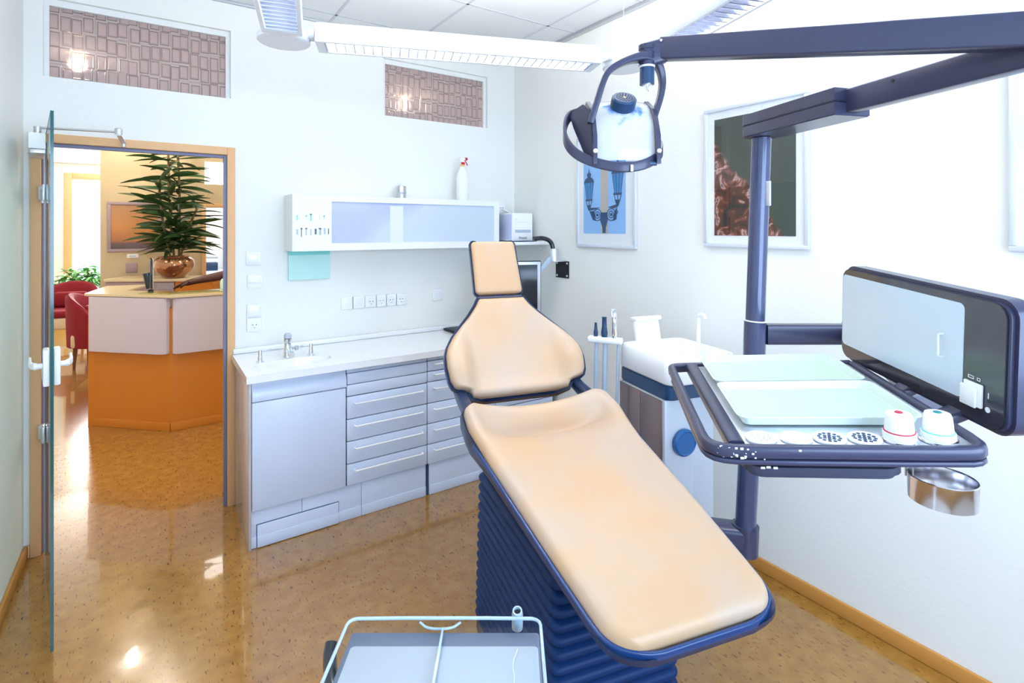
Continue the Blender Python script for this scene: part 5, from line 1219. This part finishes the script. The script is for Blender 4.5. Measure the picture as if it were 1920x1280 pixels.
# window plant
wp = thing('window_plant', 'bushy bright green plant by the waiting room window', 'potted plant', (-.93, 10.92, 0))
bm = B(); lathe(bm, [(0, .001), (.14, .001), (.17, .02), (.20, .45), (.18, .46), (.16, .42), (0, .41)], 28); obj('planter', bm, M['white'], wp)
bm = B(); random.seed(5)
for i in range(340):
    v = Vector((random.gauss(0, 1), random.gauss(0, .8), random.gauss(0, 1))).normalized()*random.uniform(.15, .36); v.z = abs(v.z)*1.1+.66 if 1 else 0
    a_ = random.uniform(0, 2*PI); leaf(bm, v, (math.cos(a_), math.sin(a_), random.uniform(-.4, .5)), random.uniform(.10, .17), .055, .5)
obj('foliage', bm, M['leaf2'], wp)
bs = B()
for i in range(9): tube(bs, smooth([(random.uniform(-.05, .05), random.uniform(-.05, .05), .40), (random.uniform(-.1, .1), random.uniform(-.1, .1), .7), (random.uniform(-.3, .3), random.uniform(-.2, .2), random.uniform(.8, 1.0))], 2), .006, 6)
obj('stem', bs, M['stem'], wp)
bm = B(); box(bm, (-1.85, 11.30, 0), (-.2, 11.36, .30), .01); tag(obj('radiator', bm, M['yel']), 'low yellowish radiator cover under the waiting room window', 'radiator')

# ---- person behind the desk : one continuous body
def skin(name, nodes, edges, parent=None, sub=2, m=None, root=0):
    me = bpy.data.meshes.new(name); me.from_pydata([n[0] for n in nodes], edges, []); o = bpy.data.objects.new(name, me); C.objects.link(o)
    md = o.modifiers.new('Skin', 'SKIN'); 
    for i, n in enumerate(nodes):
        v = me.skin_vertices[0].data[i]; r = n[1]; v.radius = (r, r) if not isinstance(r, tuple) else r; v.use_root = (i == root)
    md.use_smooth_shade = True
    s = o.modifiers.new('Sub', 'SUBSURF'); s.levels = sub; s.render_levels = sub
    if m: me.materials.append(m)
    if parent: o.parent = parent
    return o
pw = Vector((.72, 5.62, 0))
pe_ = thing('person', 'person in a black shirt leaning in, forearm and hand over the reception desk', 'person', pw)
def P_(r, f, z): return K(r, f, z)-pw
# forearm measured: hand near (r -3.10,f 4.95,z1.09) to elbow hidden by the door frame
hand = P_(-2.965, 4.78, 1.128); wrist = P_(-2.868, 4.80, 1.155); elbow = P_(-2.66, 4.97, 1.20); shoulder = P_(-2.55, 5.22, 1.36)
neck = P_(-2.40, 5.30, 1.44); chest = P_(-2.40, 5.32, 1.26); hip = P_(-2.30, 5.40, .86); sh2 = P_(-2.25, 5.45, 1.37); el2 = P_(-2.15, 5.40, 1.12); wr2 = P_(-2.35, 5.2, 1.08); ha2 = P_(-2.45, 5.15, 1.08)
head1 = P_(-2.42, 5.28, 1.53); head2 = P_(-2.45, 5.25, 1.63)
kn1 = P_(-2.65, 5.10, .55); kn2 = P_(-2.40, 5.0, .55); ft1 = P_(-2.70, 5.15, .08); ft2 = P_(-2.42, 5.05, .08)
nodes = [(hip, .13), (chest, .14), (neck, .055), (head1, .07), (head2, .09), (shoulder, .055), (elbow, .048), (wrist, .031), (hand, (.040, .026)), (sh2, .055), (el2, .042), (wr2, .027), (ha2, .034), (kn1, .07), (ft1, .045), (kn2, .07), (ft2, .045)]
ed = [(0, 1), (1, 2), (2, 3), (3, 4), (1, 5), (5, 6), (6, 7), (7, 8), (1, 9), (9, 10), (10, 11), (11, 12), (0, 13), (13, 14), (0, 15), (15, 16)]
# fingers
fd = (hand-wrist).normalized(); sdn = fd.cross(Vector((0, 0, 1))).normalized()
base = len(nodes)
for k, ln in ((-1.5, .075), (-.5, .085), (.5, .08), (1.5, .065)):
    r0 = hand+sdn*k*.018+fd*.012; a = r0+fd*ln*.5+Vector((0, 0, -.006)); b = a+fd*ln*.30+Vector((0, 0, -.014)); i = len(nodes)
    nodes += [(r0, .011), (a, .010), (b, .009)]; ed += [(8, i), (i, i+1), (i+1, i+2)]
i = len(nodes); tb = wrist*.5+hand*.5+sdn*-.03; nodes += [(tb, .013), (tb+fd*.035-sdn*.018+Vector((0, 0, -.01)), .011), (tb+fd*.06-sdn*.014+Vector((0, 0, -.03)), .009)]; ed += [(8, i), (i, i+1), (i+1, i+2)]
body = skin('body', nodes, ed, pe_, 2, M['skin'], 0)
sn = [(hip, .15), (chest, .155), (shoulder, .075), (shoulder*.22+elbow*.78, .066), (sh2, .075), (sh2*.4+el2*.6, .06), (neck*.6+chest*.4, .09)]
skin('shirt', sn, [(0, 1), (1, 2), (2, 3), (1, 4), (4, 5), (1, 6)], pe_, 2, M['shirt'])
bm = B(); bmesh.ops.create_icosphere(bm, subdivisions=3, radius=.112, matrix=Matrix.Translation(head2+Vector((.02, .02, .015)))); obj('hair', bm, M['hair'], pe_)
hp_ = B(); fdir = Vector((-FV.x, -FV.y, 0))
for sx in (-1, 1): lathe(hp_, [(0, -.004), (.010, 0), (.006, .006), (0, .008)], 10, mt=Matrix.Translation(head2+Vector((-.02, -.02, -.005))+fdir*.072+RV*sx*.03) @ rot_to(fdir).to_4x4())
obj('eyes', hp_, M['gloss'], pe_)
# bright bottles behind
for dx, mm, lbx in ((.0, M['mint'], 'small aqua container beside the person behind the desk'), (.07, M['yel'], 'small yellow container beside the person behind the desk')):
    bm = B(); lathe(bm, [(0, 0), (.022, 0), (.022, .06), (.012, .085), (0, .09)], 16); o = obj('desk_bottle', bm, mm); o.location = K(-3.03+dx, 5.40, 1.095) if 0 else (.50+dx, 5.22, 1.105); tag(o, lbx, 'bottle')
